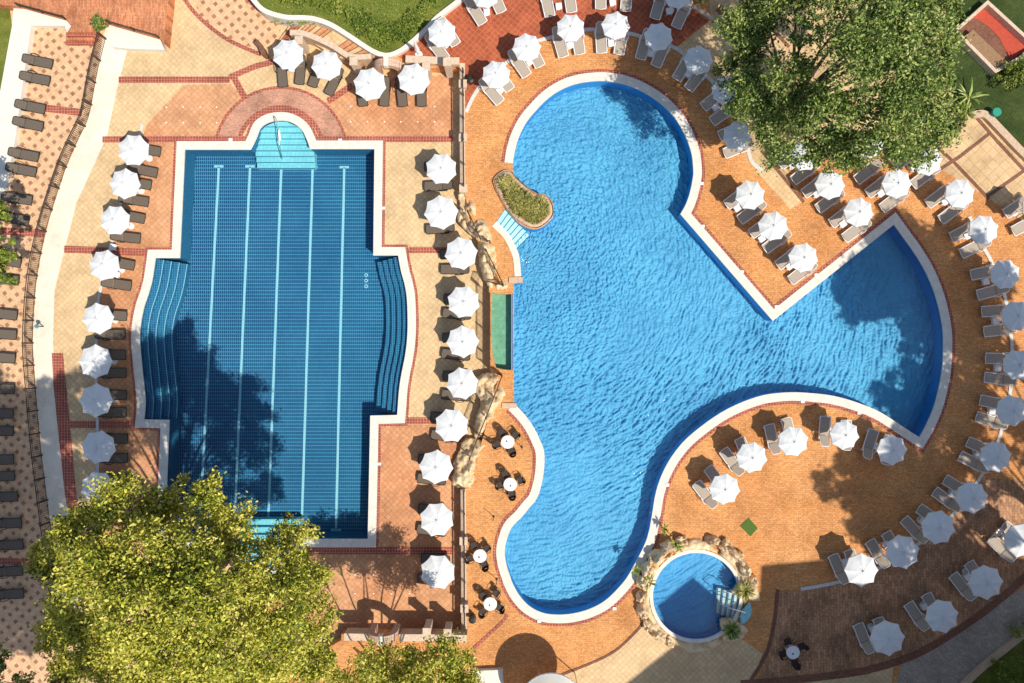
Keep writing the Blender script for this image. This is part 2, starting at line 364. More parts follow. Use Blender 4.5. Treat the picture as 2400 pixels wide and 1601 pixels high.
# ---------------------------------------------------------------- outlines (plan of the photo)
def cnr(p): return (p[0], p[1], 1)
main = tl(2,0, 5,1500, 20,1400, 60,1260, 130,1120, 220,1010, 330,900, 470,810, 620,760, 800,740, 930,750, 1080,785, 1230,855, 1370,950, 1480,1060, 1560,1180, 1620,1310, 1655,1430, 1668,1567)
main += tl(2,1, 1665,60, 1640,190, 1600,310) + [cnr(T(2,1,1550,400)), cnr((1811,751)), cnr(T(3,1,1155,490))]
main += tl(3,1, 1250,620, 1350,760, 1450,930, 1530,1120, 1580,1300, 1610,1480) + tl(3,2, 1612,100, 1600,280, 1565,460, 1520,620, 1450,780) + [cnr(T(3,2,1390,885))]
main += tl(3,2, 1300,830, 1150,730, 1000,640, 800,560, 600,505, 400,480, 200,472, 0,490) + tl(2,2, 2200,530, 2050,590, 1900,670, 1750,775, 1600,900, 1490,1030, 1410,1160, 1350,1300, 1315,1430)
main += tl(2,3, 1293,0, 1260,180, 1220,300, 1150,440, 1060,600, 960,720, 850,820, 720,890, 560,935, 400,945, 270,925, 150,860, 60,760, 0,650) + tl(1,3, 2330,590, 2295,480, 2280,350, 2310,220, 2351,130)
main += tl(2,3, 80,50) + tl(2,2, 160,1520, 225,1440, 270,1300, 292,1150, 290,1010, 250,900, 190,780, 110,670) + [cnr(T(2,2,18,575))]
n_seg1 = len(main)
west = [cnr((1204,665)), cnr(T(2,1,80,1030)), cnr(T(2,1,80,970))] + tl(2,1, 72,850, 55,760, 25,690) + tl(1,1, 2330,600, 2270,530) + [cnr(T(1,1,2205,470)), cnr(T(1,1,2290,345))]
plant_edge = tl(2,1, 0,410, 60,480, 150,530, 240,535, 330,480, 380,400, 370,290, 310,220, 240,210, 130,150, 60,90, 20,40)
mainO = [P(p, 0) for p in smooth(main + west + plant_edge, 4, True)]
seg1 = [P(p, 0) for p in smooth(main, 4)]
seg2 = [P(p, 0) for p in smooth(west[2:9], 4)]
lap = [cnr((432.6,350)), cnr((587,350))] + tl(0,0, 2351,1270) + tl(1,0, 40,1175, 110,1125, 200,1105, 290,1110, 370,1145, 430,1200, 475,1290) + [cnr((727.6,348.5)), cnr((878.7,348.5)), cnr((876,598)), cnr((934,598))]
lapR = tl(1,1, 1335,920, 1368,1040, 1390,1180, 1397,1400) + tl(1,2, 1390,0, 1370,150, 1340,300, 1318,450)
lap += lapR + [cnr((932,973.5)), cnr((869,975)), cnr((863,1264)), cnr((700,1264)), (685,1298), (655,1322), (624,1330), (592,1322), (565,1298), cnr((552,1264)), cnr((385,1264)), cnr((396,985)), cnr((337,984))]
lapL = tl(0,2, 1332,560, 1312,350, 1292,150) + tl(0,1, 1280,1540, 1290,1400, 1320,1250, 1360,1130, 1395,1000)
lap += lapL + [cnr((363.7,604)), cnr((421,604))]
lapO = [P(p, ZL) for p in smooth(lap, 5, True)]
rc = PT(2,3, 1690,770); RR = 3.02
def circ(c, r, n=64, a0=0, a1=2*math.pi, closed=True):
    return [Vector((c[0] + r*math.cos(a0+(a1-a0)*k/(n if closed else n-1)), c[1] + r*math.sin(a0+(a1-a0)*k/(n if closed else n-1)), 0)) for k in range(n)]
roundO = circ(rc, RR)
basin = [P(p, 0) for p in [(1153,687),(1176,689),(1202,689),(1202,868),(1180,866),(1163,862),(1154,830),(1151,770)]]
upper = [(1060,-400),(3200,-400),(3200,2300),(300,2300),(300,1700),(700,1560),(800,1500),(800,1486),(1088,1486),(1088,1150),(1112,1095),(1125,1050),(1150,960),(1168,885),(1146,868),(1146,672),(1135,610),(1105,520),(1088,450),(1088,163),(1060,160),(930,157),(893,150),(855,104),(815,79),(779,57),(743,42),(671,39),(625,24),(600,3),(560,-100),(540,-400)]
upO = [P(p, 0) for p in upper]
# ---------------------------------------------------------------- ground and decks
G = 600
struct(poly_mesh('ground', [(-G,-G),(G,-G),(G,G),(-G,G)], [lapO, mainO, roundO, [Vector((a.x, a.y)) for a in basin]], SOIL, ZL - .03))
lapdeck = [P(p, ZL) for p in [(-500,-500),(1084,-500),(1095,160),(1095,450),(1150,640),(1160,880),(1110,1100),(1095,1300),(1095,1700),(-500,1700)]]
struct(poly_mesh('lap_pool_deck', lapdeck, [lapO], CREAM, ZL))
struct(poly_mesh('free_form_pool_deck', upO, [mainO, roundO, basin], ORANGE, 0, ZL - .03))
def shell(nm, O, zt, zb, wm, fm, fl=None):
    m = MB(); m.strip([(p.x, p.y, zt) for p in O], [(p.x, p.y, zb) for p in O], close=True); o = struct(m.build(nm + '_wall', wm))
    struct(poly_mesh(nm + '_floor', O, [], fm, zb))
ZF = ZL - 1.75
shell('lap_pool', lapO, ZL - .005, ZF, LAPW, LAPF)
shell('free_form_pool', mainO, -.005, -1.45, MAINW, MAINF)
shell('round_pool', roundO, -.005, -.85, MAINW, ROUNDF)
shell('green_basin', basin, -.005, -.8, STONE, BASF)
def lift(poly, z): return [Vector((p.x, p.y)) for p in poly]
def vnoise(x, y, seed):
    xi, yi = np.floor(x).astype(np.int64), np.floor(y).astype(np.int64); fx, fy = x - xi, y - yi; fx = fx*fx*(3-2*fx); fy = fy*fy*(3-2*fy)
    def h(a, b):
        n = (a*374761393 + b*668265263 + seed*974711) & 0x7fffffff; n = ((n ^ (n >> 13))*1274126177) & 0x7fffffff; return ((n ^ (n >> 16)) & 0xffff)/65535.0
    return (h(xi, yi)*(1-fx) + h(xi+1, yi)*fx)*(1-fy) + (h(xi, yi+1)*(1-fx) + h(xi+1, yi+1)*fx)*fy
def rippled(name, O, z, mat, amp, step, seed):   # relief added over the flat floor, shaped to imitate ripple light from the water
    pg = np.array([(p[0], p[1]) for p in offset(O, .12, True)]); x0, y0 = pg.min(0); x1, y1 = pg.max(0)
    X, Y = np.meshgrid(np.arange(x0, x1+step, step), np.arange(y0, y1+step, step), indexing='ij'); ins = np.zeros(X.shape, bool)
    for k in range(len(pg)):
        ax, ay = pg[k-1]; bx, by = pg[k]
        if ay == by: continue
        ins ^= ((ay > Y) != (by > Y)) & (X < (bx-ax)*(Y-ay)/(by-ay) + ax)
    dx, dy = X - RC.x, Y - RC.y; r = np.hypot(dx, dy) + .9*vnoise(X*.35, Y*.35, 5) + .22*vnoise(X*1.1, Y*1.1, 6); a = np.arctan2(dy, dx)
    Z = 1.0*vnoise(r*8.5, a*34, seed) + .55*vnoise(X*11, Y*11, seed+1) + .25*vnoise(r*5.0, a*22, seed+2)
    m_ = .55 + .9*vnoise(X*.22, Y*.22, 11); Z = z + amp*(Z - .9)*m_
    idx = np.full(X.shape, -1); cell = ins[:-1, :-1] & ins[1:, :-1] & ins[:-1, 1:] & ins[1:, 1:]
    ci, cj = np.nonzero(cell); use = np.zeros(X.shape, bool)
    for u, v in ((0,0),(1,0),(1,1),(0,1)): use[ci+u, cj+v] = True
    idx[use] = np.arange(use.sum()); V = np.stack([X[use], Y[use], Z[use]], 1); F = np.stack([idx[ci+u, cj+v] for u, v in ((0,0),(1,0),(1,1),(0,1))], 1).astype(np.int32); n = len(F)
    me = bpy.data.meshes.new(name); me.vertices.add(len(V)); me.vertices.foreach_set('co', V.astype(np.float32).ravel()); me.loops.add(4*n); me.loops.foreach_set('vertex_index', F.ravel())
    me.polygons.add(n); me.polygons.foreach_set('loop_start', np.arange(0, 4*n, 4, dtype=np.int32)); me.polygons.foreach_set('loop_total', np.full(n, 4, dtype=np.int32)); me.polygons.foreach_set('use_smooth', np.ones(n, bool)); me.update(); me.validate()
    return struct(link(name, me, mat))
rippled('free_form_pool_ripple_light_relief', mainO, -1.22, MAINF, .20, .045, 3)
rippled('round_pool_ripple_light_relief', roundO, -.78, ROUNDF, .08, .05, 8)
struct(poly_mesh('lap_pool_water', lapO, [], WATL, ZL - .12))
struct(poly_mesh('free_form_pool_water', mainO, [], WATM, -.10))
struct(poly_mesh('round_pool_water', roundO, [], WATL, -.10))
struct(poly_mesh('green_basin_water', basin, [], WATG, -.45))
# copings and brick borders
CW = .56
struct(ring('lap_pool_edge', offset(lapO, -.03, True), offset(lapO, CW, True), ZL + .045, ZL - .06, COPE))
struct(ring('lap_pool_brick_border', offset(lapO, CW + .003, True), offset(lapO, CW + .19, True), ZL + .016, ZL - .02, RED))
struct(ring('free_form_pool_edge', offset(seg1, -.03), offset(seg1, CW), .045, -.06, COPE, False))
struct(ring('free_form_pool_brick_border', offset(seg1, CW + .003), offset(seg1, CW + .22), .016, -.02, RED, False))
struct(ring('step_side_edge', offset(seg2, -.03), offset(seg2, .42), .045, -.06, COPE, False))
z1, z2, z3, z4 = ZL + .004, ZL + .008, ZL + .012, ZL + .020
# ---- lap pool level paving
flat('salmon_paving', [(345,290),(431,199),(538,197),(575,232),(575,255),(530,290),(515,320),(334,320)], SALMON, z1)
flat('salmon_paving', [(745,240),(768,238),(826,200),(870,185),(1062,175),(1062,320),(800,320),(790,290)], SALMON, z1)
flat('salmon_paving', [(333,333),(413,333),(405,400),(403,582),(343,582),(322,690),(306,790),(308,880),(322,984),(370,1005),(362,1300),(229,1300),(229,1090),(228,980),(225,850),(228,730),(237,670),(262,570),(282,480),(305,390)], SALMON, z1)
flat('salmon_paving', [(880,995),(1093,995),(1093,1484),(600,1484),(600,1352),(660,1350),(715,1310),(720,1285),(884,1285)], SALMON, z1)
flat('cream_paving', [(545,180),(640,150),(700,145),(830,195),(768,238),(720,212),(657,200),(600,212),(572,232)], CREAM, z2)
cc = (658, 360)
def arcpx(c, r, a0, a1, n=32): return [(c[0] + r*math.cos(math.radians(a0+(a1-a0)*k/(n-1))), c[1] - r*math.sin(math.radians(a0+(a1-a0)*k/(n-1)))) for k in range(n)]
_a = [P(p, z3) for p in arcpx(cc, 157, 14, 166)]; _b = [P(p, z3) for p in arcpx(cc, 100, 14, 166)]
_m = MB(); _m.strip([(p.x, p.y, z3) for p in _a], [(p.x, p.y, z3) for p in _b]); _o = struct(_m.build('ring_paving', RINGM)); upfix(_o.data)
band('brick_band', arcpx(cc, 155, 15, 165), .2, RED, z4, False)
band('brick_band', arcpx((657,352), 100, 12, 168), .32, RED, z4, False)
for pts, w in [([(240,327),(413,326),(575,326)], .44), ([(740,326),(900,326),(1062,326)], .44), ([(278,187),(538,187)], .44), ([(545,176),(575,232)], .44), ([(538,181),(600,155),(648,143)], .4), ([(768,238),(826,200)], .44),
               ([(150,584),(250,588),(340,592)], .5), ([(163,995),(320,995)], .5), ([(958,586),(1110,587)], .44), ([(950,986),(1093,986)], .44), ([(722,1291),(1062,1291)], .5)]:
    band('brick_band', pts, w, RED, ZL + .024, False)
flat('pale_path', smooth([(241,87),(252,57),(300,70),(377,90),(385,117),(299,114),(278,194),(250,322),(214,400),(179,477),(148,599),(128,681),(124,800),(133,950),(152,1150),(175,1300),(200,1500),(150,1480),(128,1290),(115,1200),(97,1055),(84,910),(77,800),(84,676),(97,594),(117,510),(153,400),(179,339),(212,260),(227,179)], 1), PATHW, z3)
flat('brick_path', [T(0,2,475,108),T(0,2,578,110),T(0,2,612,460),T(0,2,650,850),T(0,2,690,1300),T(0,2,720,1567),T(0,2,625,1567),T(0,2,595,1400),T(0,2,520,700),T(0,2,490,400)], RED, z4)
flat('diamond_paving', [(20,50),(217,50),(241,87),(227,179),(212,260),(179,339),(153,400),(117,510),(97,594),(84,676),(77,800),(84,910),(97,1055),(115,1200),(128,1290),(150,1480),(150,1700),(-300,1700),(-300,400),(0,340)], DIAM, z2)
band('brick_band', [(95,252),(192,264)], .5, RED, z4, False); band('brick_band', [(0,541),(105,548)], .52, RED, z4, False); band('brick_band', [(-60,1314),(90,1316)], .45, RED, z4, False)
flat('grass_verge', [(-300,-300),(18,-300),(22,12),(28,60),(0,215),(-300,600)], LAWN, z3)
flat('patterned_paving', [(438,-60),(560,-60),(600,12),(640,38),(668,48),(645,98),(605,112),(560,105),(520,85),(470,45)], DIAM, z2)
band('brick_band', [(405,-60),(434,0),(470,44),(520,84),(560,106),(612,128)], .28, RED, z4); band('brick_band', [(545,-40),(600,14),(640,40),(672,52)], .4, RED, z4)
band('drain_channel', [(333,290),(325,325),(305,390),(282,480),(262,570),(237,670),(228,730),(225,850),(228,980),(229,1090),(228,1180)], .2, DRAINM, ZL + .028)
# ---- free-form pool level paving
flat('red_paving', [T(1,0,1290,525),T(1,0,1480,330),T(1,0,1600,230),T(1,0,1880,-20),(1095,-300),(1640,-300),T(2,0,1600,0),T(2,0,1810,190),T(2,0,1500,440),T(2,0,1200,340),T(2,0,1060,300),T(2,0,900,275),T(2,0,650,270),T(2,0,350,340),T(2,0,100,420),T(1,0,2351,540),T(1,0,2150,690),T(1,0,2010,860),T(1,0,1930,1030),T(1,0,1900,640)], REDT, .004)
band('drain_channel', tl(1,0, 1930,1030, 2010,865, 2150,690, 2310,570) + tl(2,0, 100,425, 350,345, 650,275, 900,280, 1060,303, 1200,340, 1500,440, 1680,600, 1860,775, 2050,1050, 2150,1300, 2200,1480, 2300,1567), .26, DRAINM, .02)
flat('cream_terrace_paving', [(1585,113),(1667,48),(1630,-300),(2900,-300),(2900,560),(2400,520),(2318,465),(2280,440),(2210,400),(2150,350),(2000,360),(1880,380),(1835,378),(1880,474),(1852,490),(1770,400),(1745,310),(1675,197)], TANG, .008)
flat('cream_strip_paving', [T(2,1,2230,0),T(3,1,90,0),T(3,1,310,290),T(3,1,200,355),T(3,1,0,110)], CREAM, .012)
for pts in ([T(3,0,1500,1300),T(3,0,1700,1480),T(3,1,2030,260)], [T(3,0,1560,1567),T(3,0,1760,1440),T(3,0,2030,1230)], [T(3,0,1900,1060),T(3,0,2100,1290),T(3,0,2351,1560)], [T(3,1,2010,240),T(3,1,2270,60),T(3,1,2420,-50)], [T(3,0,-60,1380),T(3,1,330,290)], [(1735,0),(1790,48),(1850,110)], [(1770,30),(1830,-20)]):
    band('brick_band', pts, .22, BROWNB, .022, False)
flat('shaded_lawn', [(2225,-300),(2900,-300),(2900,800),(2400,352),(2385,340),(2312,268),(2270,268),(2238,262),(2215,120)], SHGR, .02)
flat('cream_path', [(1516,1448),(1590,1505),(1735,1495),(1786,1532),(1757,1640),(1290,1640),(1300,1585),(1380,1555),(1440,1525),(1490,1480)], CREAM, .008)
band('brick_band', [(1516,1448),(1490,1482),(1440,1527),(1380,1557),(1300,1588),(1270,1600)], .16, BROWNB, .022)
band('brick_band', [(1110,1520),(1180,1455),(1185,1440)], .2, RED, .022)
band('brick_band', [T(3,3,2400,560),T(3,3,2200,745),T(3,3,1900,980),T(3,3,1400,1290),T(3,3,900,1455),T(3,3,300,1535),T(3,3,-250,1580)], .5, BROWNB, .022)
band('brick_band', [T(3,3,90,710),T(3,3,60,1000),T(3,3,-10,1290),(1757,1600)], .25, BROWNB, .022)
flat('grey_paving', [T(3,3,2420,640),T(3,3,2200,790),T(3,3,1900,1020),T(3,3,1400,1330),T(3,3,1230,1380),T(3,3,1160,1640),T(3,3,1750,1640),T(3,3,1900,1500),T(3,3,2351,1120),T(3,3,2600,900)], GREYP, .012)
flat('cream_path', [T(3,3,1150,1420),T(3,3,1130,1640),T(3,3,250,1640),T(3,3,300,1575),T(3,3,900,1495)], CREAM, .012)
flat('corner_lawn', [T(3,3,1800,1620),T(3,3,2000,1440),T(3,3,2351,1160),T(3,3,2900,800),T(3,3,2900,2300),T(3,3,1700,2300)], LAWN, .02)
BRN = paving('brown_terrace_brick', (.72,.38,.19), (.46,.23,.12), (.36,.19,.1), .40, .20, 1.55, .012, .5, .35, speck=.4, big=(.85,.85,.85))
flat('brown_paving', [T(3,3,110,720),T(3,3,320,725),T(3,3,660,650),T(3,3,1010,530),T(3,3,1360,320),T(3,3,1720,10),T(3,2,1980,1250),T(3,2,2500,1300),T(3,3,2400,560),T(3,3,2200,745),T(3,3,1900,980),T(3,3,1400,1290),T(3,3,900,1455),T(3,3,300,1535),T(3,3,-100,1560),T(3,3,10,1290),T(3,3,70,1000)], BRN, .012)
band('drain_channel', [T(3,3,300,710),T(3,3,660,640),T(3,3,1010,520),T(3,3,1360,310),T(3,3,1720,0),T(3,2,1950,1250),T(3,2,2110,930),T(3,2,2170,700),T(3,2,2230,430),T(3,2,2242,90),T(3,1,2230,1500),T(3,1,2170,1130),T(3,1,2050,830),T(3,1,1980,700),T(3,1,1850,420)], .24, DRAINM, .026)
MAT_G = plain('green_mat', (.10,.17,.03), .95, .3, 8)
o = flat('green_mat', [T(2,3,2175,55),T(2,3,2258,150),T(2,3,2190,225),T(2,3,2093,130)], MAT_G, .03); del o['kind']; tag(o, 'square green artificial grass mat set diagonally in the orange deck', 'mat')
# lawn by the stairs
kerb = [T(1,0,-40,-60)] + tl(1,0, 0,-10, 100,90, 280,145, 440,150, 560,165, 700,215, 850,305, 1000,405, 1100,465, 1200,495, 1300,465, 1400,395, 1550,260, 1650,155, 1850,0, 1950,-80)
kp = [P(p, .1) for p in smooth(kerb, 5)]
struct(poly_mesh('lawn', kp + [P((1090,-300), .1), P((560,-300), .1)], [], LAWN, .1))
o = ring('kerb_wall', offset(kp, -.02), offset(kp, -.34), .32, ZL, WHITEW, False); tag(o, 'curved whitewashed kerb wall around the sunny lawn', 'wall')
# ---------------------------------------------------------------- lap pool details
def lane(a, b, w, nm='lane_line'):
    A, B = P(a, ZF), P(b, ZF); m = MB(); d = (B - A); m.obox((A + B) / 2, d, d.length, w, ZF - .003, ZF + .004)
    o = struct(m.build(nm, LANE)); return o
for (a, b) in [((513,391),(468,1236)), ((586,391),(549,1238)), ((659.5,391),(628,1240)), ((733,392),(707,1241)), ((807,393),(787.5,1242))]:
    lane(a, b, .17)
    lane((a[0]-11, a[1]-1), (a[0]+11, a[1]-1), .17, 'lane_end'); lane((b[0]-12, b[1]), (b[0]+12, b[1]), .17, 'lane_end')
for k, y in enumerate((960, 1010, 1062)):
    c = PT(1,1, 1012, y, ZF); m = MB(); n = 20
    A = circ(c, .14, n); B = circ(c, .07, n); m.strip([(a.x, a.y, ZF+.01) for a in A], [(a.x, a.y, ZF+.01) for a in B], close=True)
    tag(m.build('floor_drain', LANE), ['topmost', 'middle', 'lowest'][k] + ' of three pale round drains on the lap pool floor', 'drain', 'round drains on the lap pool floor')
# curved entry steps
def steps_top(yl, n, cy, sgn, xl, xr, R, c, ya, yb):
    rt = empty('pool_steps', (P((c[0], ya), ZL).x, P((c[0], ya), ZL).y, ZL)); L = Vector(rt.location)
    for k in range(n):
        y0 = ya + (yb - ya) * k / n; y1 = ya + (yb - ya) * (k + 1) / n; z = ZL - .2 - .16 * k
        def hw(y):
            d = R*R - (y - c[1])**2; 
            inner = (y < c[1] + 2) if sgn > 0 else (y > c[1] - 2)
            return math.sqrt(max(0, d)) if inner else R
        a, b = P((c[0]-hw(y0), y0), ZL), P((c[0]+hw(y0), y0), ZL); e, f = P((c[0]+hw(y1), y1), ZL), P((c[0]-hw(y1), y1), ZL)
        V = [Vector((q.x, q.y, zz)) - L for zz in (z, ZF) for q in (a, b, e, f)]
        MB().add(V, [(0,1,2,3),(0,1,5,4),(1,2,6,5),(2,3,7,6),(3,0,4,7)]).build('step', AQUA, rt)
        q0, q1 = (f, e); m = MB(); d = q1 - q0; mid = (q0 + q1) / 2 - L; m.obox((mid.x, mid.y), d, d.length * .985, .05, z - L.z + .001, z - L.z + .006); m.build('nosing', NOSE, rt)
    return rt
tag(steps_top(0, 8, 0, 1, 0, 0, 70, (657,352), 283, 384), 'pale turquoise curved steps at the top end of the lap pool', 'steps')
tag(steps_top(0, 6, 0, -1, 0, 0, 72, (624,1262), 1328, 1225), 'pale turquoise steps at the lower end of the lap pool beneath the tree', 'steps')
def shelves(curve, wtot, n, lab, sgn):
    rt = empty('bench_steps', P(curve[len(curve)//2], ZL)); L = Vector(rt.location); cv = [P(p, ZL) for p in smooth(curve, 4)]
    for k in range(n):
        A = offset(cv, sgn * wtot * k / n); B = offset(cv, sgn * wtot * (k + 1) / n); z = ZL - .35 - .27 * k
        ring('step', [(a.x - L.x, a.y - L.y) for a in A], [(b.x - L.x, b.y - L.y) for b in B], z - L.z, ZF - L.z, LAPW, False, rt)
        C = offset(cv, sgn * (wtot * (k + 1) / n - .05)); m = MB(); m.strip([(a.x-L.x, a.y-L.y, z-L.z+.004) for a in C], [(b.x-L.x, b.y-L.y, z-L.z+.004) for b in B]); nb = m.build('nosing', LANE if 'left' in lab else NOSE, rt); upfix(nb.data)
    tag(rt, lab, 'steps')
shelves([(934,600)] + lapR + [(932,972)], 1.75, 4, 'curved tiled bench steps along the right side of the lap pool', -1)
shelves([(337,982)] + lapL + [(364,606)], 1.75, 4, 'curved tiled bench steps along the left side of the lap pool', -1)
# handrail over the top steps
rt = empty('pool_handrail', PT(1,0, 180,1080, ZL)); L = Vector(rt.location)
def LP(i, j, x, y, z): return PT(i, j, x, y, z) - L
m = MB(); m.tube([LP(1,0,180,1080,ZL), LP(1,0,180,1080,ZL+.9), LP(1,0,205,1200,ZL+.75), LP(1,0,215,1330,ZL+.3), LP(1,0,240,1460,ZL-.7)], .035, 8); m.build('rail', METAL, rt)
m = MB(); 
for (x, y, z) in ((200,1180,.78), (212,1300,.4)): m.tube([LP(1,0,x,y,ZL+z), LP(1,0,x,y,ZL-1.0)], .025, 6)
m.build('post', METAL, rt); tag(rt, 'steel handrail running down the curved steps of the lap pool', 'handrail')
m = MB(); c = PT(1,0,208,1190,ZL+.05); d = PT(1,0,222,1290,ZL+.05); m.obox((c+d)/2, d-c, (d-c).length, .13, ZL-.02, ZL+.04); tag(m.build('white_plank', WPLAST), 'narrow white board beside the lap pool handrail', 'board')
# ---------------------------------------------------------------- free-form pool side steps and overflow edge
rt = empty('pool_steps', PT(1,1,2250,400)); L = Vector(rt.location)
A0, A1 = T(1,1,2205,475), T(1,1,2290,350); B0, B1 = T(2,1,40,700), T(2,1,165,575)
for k in range(7):
    f0, f1 = k / 7, (k + 1) / 7; z = -.16 - .17 * k
    lp = lambda a, b, t: (a[0] + (b[0]-a[0])*t, a[1] + (b[1]-a[1])*t)
    q = [P(lp(A0, B0, f0)), P(lp(A1, B1, f0)), P(lp(A1, B1, f1)), P(lp(A0, B0, f1))]
    V = [Vector((p.x, p.y, zz)) - L for zz in (z, -1.45) for p in q]
    MB().add(V, [(0,1,2,3),(0,1,5,4),(1,2,6,5),(2,3,7,6),(3,0,4,7)]).build('step', PALE, rt)
    d = q[3] - q[2]; mid = (q[2] + q[3]) / 2 - L; MB().obox((mid.x, mid.y), d, d.length, .06, z - L.z + .002, z - L.z + .008).build('nosing', NOSE, rt)
tag(rt, 'pale turquoise steps into the free-form pool beside the kidney planter', 'steps')
o = MB(); a, b = P((1201,660)), P((1201,940)); o.obox((a+b)/2, b-a, (b-a).length, .17, -.9, -.06); struct(o.build('overflow_wall', MAINW))
for nm, c, lx, ly in (('ledge', T(2,1,35,1005), .95, .38), ('ledge', T(2,2,-25,590), 1.0, .35)):
    q = P(c); struct(MB().box(q.x-lx/2, q.x+lx/2, q.y-ly/2, q.y+ly/2, -.4, .1).build(nm, STONE))
# ---------------------------------------------------------------- rocks
def heightfield(name, outline, h, base, mat, seed=0, hole=None, step=.09, px=True, jag=.5, loc=None, parent=None, smoothO=True):
    pl = [P(p, base) for p in (smooth(outline, 3, True) if smoothO else outline)] if px else outline
    xs = [p[0] for p in pl]; ys = [p[1] for p in pl]; x0, y0 = min(xs), min(ys); nx = int((max(xs)-x0)/step)+2; ny = int((max(ys)-y0)/step)+2
    cx, cy = sum(xs)/len(xs), sum(ys)/len(ys); L = Vector((cx, cy, base))
    vid = {}; vs = []; fs = []
    ins = [[inside(x0+i*step, y0+j*step, pl) and not (hole and inside(x0+i*step, y0+j*step, hole)) for j in range(ny)] for i in range(nx)]
    def g(i, j):
        if (i, j) in vid: return vid[(i, j)]
        x, y = x0+i*step, y0+j*step; d = edist(x, y, pl)
        if hole: d = min(d, edist(x, y, hole))
        e = min(1, d / .45) ** .5
        n = mnoise.fractal(Vector((x*.8+seed*7, y*.8, seed)), 1, 2, 5); n2 = abs(mnoise.noise(Vector((x*1.9, y*1.9+seed*3, 2))))
        n3 = abs(mnoise.noise(Vector((x*4.2+seed, y*4.2, 7)))); z = e * h * max(.15, (.7 + jag * n * 1.3 - jag * n2 * .7 - jag * n3 * .55)); jx = mnoise.noise(Vector((x*4, y*4, 9)))*step*.5; jy = mnoise.noise(Vector((x*4, y*4, 19)))*step*.5
        vid[(i, j)] = len(vs); vs.append((x+jx-cx, y+jy-cy, z)); return vid[(i, j)]
    edges = {}
    for i in range(nx-1):
        for j in range(ny-1):
            if ins[i][j] and ins[i+1][j] and ins[i][j+1] and ins[i+1][j+1]:
                f = [g(i,j), g(i+1,j), g(i+1,j+1), g(i,j+1)]; fs.append(f)
                for a, b in zip(f, f[1:]+f[:1]): edges[(a, b)] = 1
    bot = {}
    for (a, b) in list(edges):
        if (b, a) not in edges:
            for q in (a, b):
                if q not in bot: bot[q] = len(vs); vs.append((vs[q][0], vs[q][1], -.25))
            fs.append([b, a, bot[a], bot[b]])
    me = bpy.data.meshes.new(name); me.from_pydata(vs, [], fs); o = link(name, me, mat, parent); o.location = loc or L
    for p in me.polygons: p.use_smooth = True
    return o
rk = 'artificial rocks of the waterfall'
tag(heightfield('rock_mass', tl(1,1, 1850,230, 1900,200, 1980,230, 2030,330, 2045,430, 2110,460, 2150,530, 2190,620, 2170,680, 2120,700, 2060,690, 2000,620, 1930,570, 1870,500, 1835,410, 1870,330), 1.5, -.5, ROCK, 1), 'tall tan rock mass right below the upper wall and railing', 'rock', rk)
tag(heightfield('rock_mass', tl(1,1, 2030,650, 2100,640, 2200,680, 2230,730, 2260,820, 2265,900, 2320,1000, 2345,1060, 2310,1100, 2240,1120, 2160,1110, 2100,1030, 2060,930, 2040,800), 1.2, -.5, ROCK, 2), 'tan rocks above the green basin between railing and pool coping', 'rock', rk)
tag(heightfield('rock_mass', tl(1,2, 2060,300, 2140,275, 2230,295, 2300,330, 2310,420, 2305,520, 2240,600, 2200,720, 2130,790, 2080,870, 2020,900, 1990,830, 2030,650, 2060,560, 2010,470, 1990,370), 1.2, -.5, ROCK, 3), 'tan rocks below the green basin beside the slanting railing', 'rock', rk)
tag(heightfield('rock_mass', tl(1,2, 1900,900, 1990,880, 2060,900, 2130,940, 2080,1020, 2040,1150, 2030,1260, 1990,1340, 1900,1350, 1820,1330, 1790,1270, 1820,1180, 1810,1110, 1860,1000), 1.3, -.6, ROCK, 4), 'lowest tan rocks of the waterfall where the lower wall begins', 'rock', rk)
# kidney planter
kid = tl(1,1, 2180,90, 2230,30, 2290,0, 2345,10) + tl(2,1, 20,45, 90,110, 170,180, 230,215, 310,225, 365,300, 378,400, 325,475, 240,528, 150,520, 60,470, -20,400) + tl(1,1, 2270,310, 2220,220, 2190,150)
kidO = [P(p, 0) for p in smooth(kid, 4, True)]; kidI = offset(kidO, -.42, True)
rt = empty('kidney_planter', PT(2,1,60,280)); L = Vector(rt.location)
o = heightfield('stone_rim', kidO, .42, -.02, STONE, 6, hole=[(p.x, p.y) for p in kidI], step=.08, px=False, jag=.15); 
o.parent = rt; o.location = Vector(o.location) - L
poly_mesh('soil_bed', [(p.x-L.x, p.y-L.y) for p in kidI], [], SOIL, .25, parent=rt)
m = MB(); m.strip([(p.x-L.x, p.y-L.y, .2) for p in kidO], [(p.x-L.x, p.y-L.y, -1.45) for p in kidO], close=True); m.build('base_wall', COPE, rt)
tag(rt, 'kidney shaped stone rimmed planter between steps and free-form pool', 'planter')
def blades(name, spots, r, h, n, mat, w=.04, droop=.7):
    m = MB()
    for (cx, cy, cz) in spots:
        for k in range(n):
            a = random.uniform(0, 2*math.pi); l = r*random.uniform(.6, 1.1); hh = h*random.uniform(.5, 1.1); dx, dy = math.cos(a), math.sin(a); px, py = -dy*w, dx*w; ox, oy = random.uniform(-.1,.1)*r, random.uniform(-.1,.1)*r
            V = []
            for t, ww in ((0, .6), (.45, 1), (.8, .7), (1, .05)):
                z = cz + hh*(t*1.6 - droop*1.6*t*t); V += [(cx+ox+dx*l*t+px*ww, cy+oy+dy*l*t+py*ww, z), (cx+ox+dx*l*t-px*ww, cy+oy+dy*l*t-py*ww, z)]
            m.add(V, [(0,1,3,2),(2,3,5,4),(4,5,7,6)])
    return m
sp = []
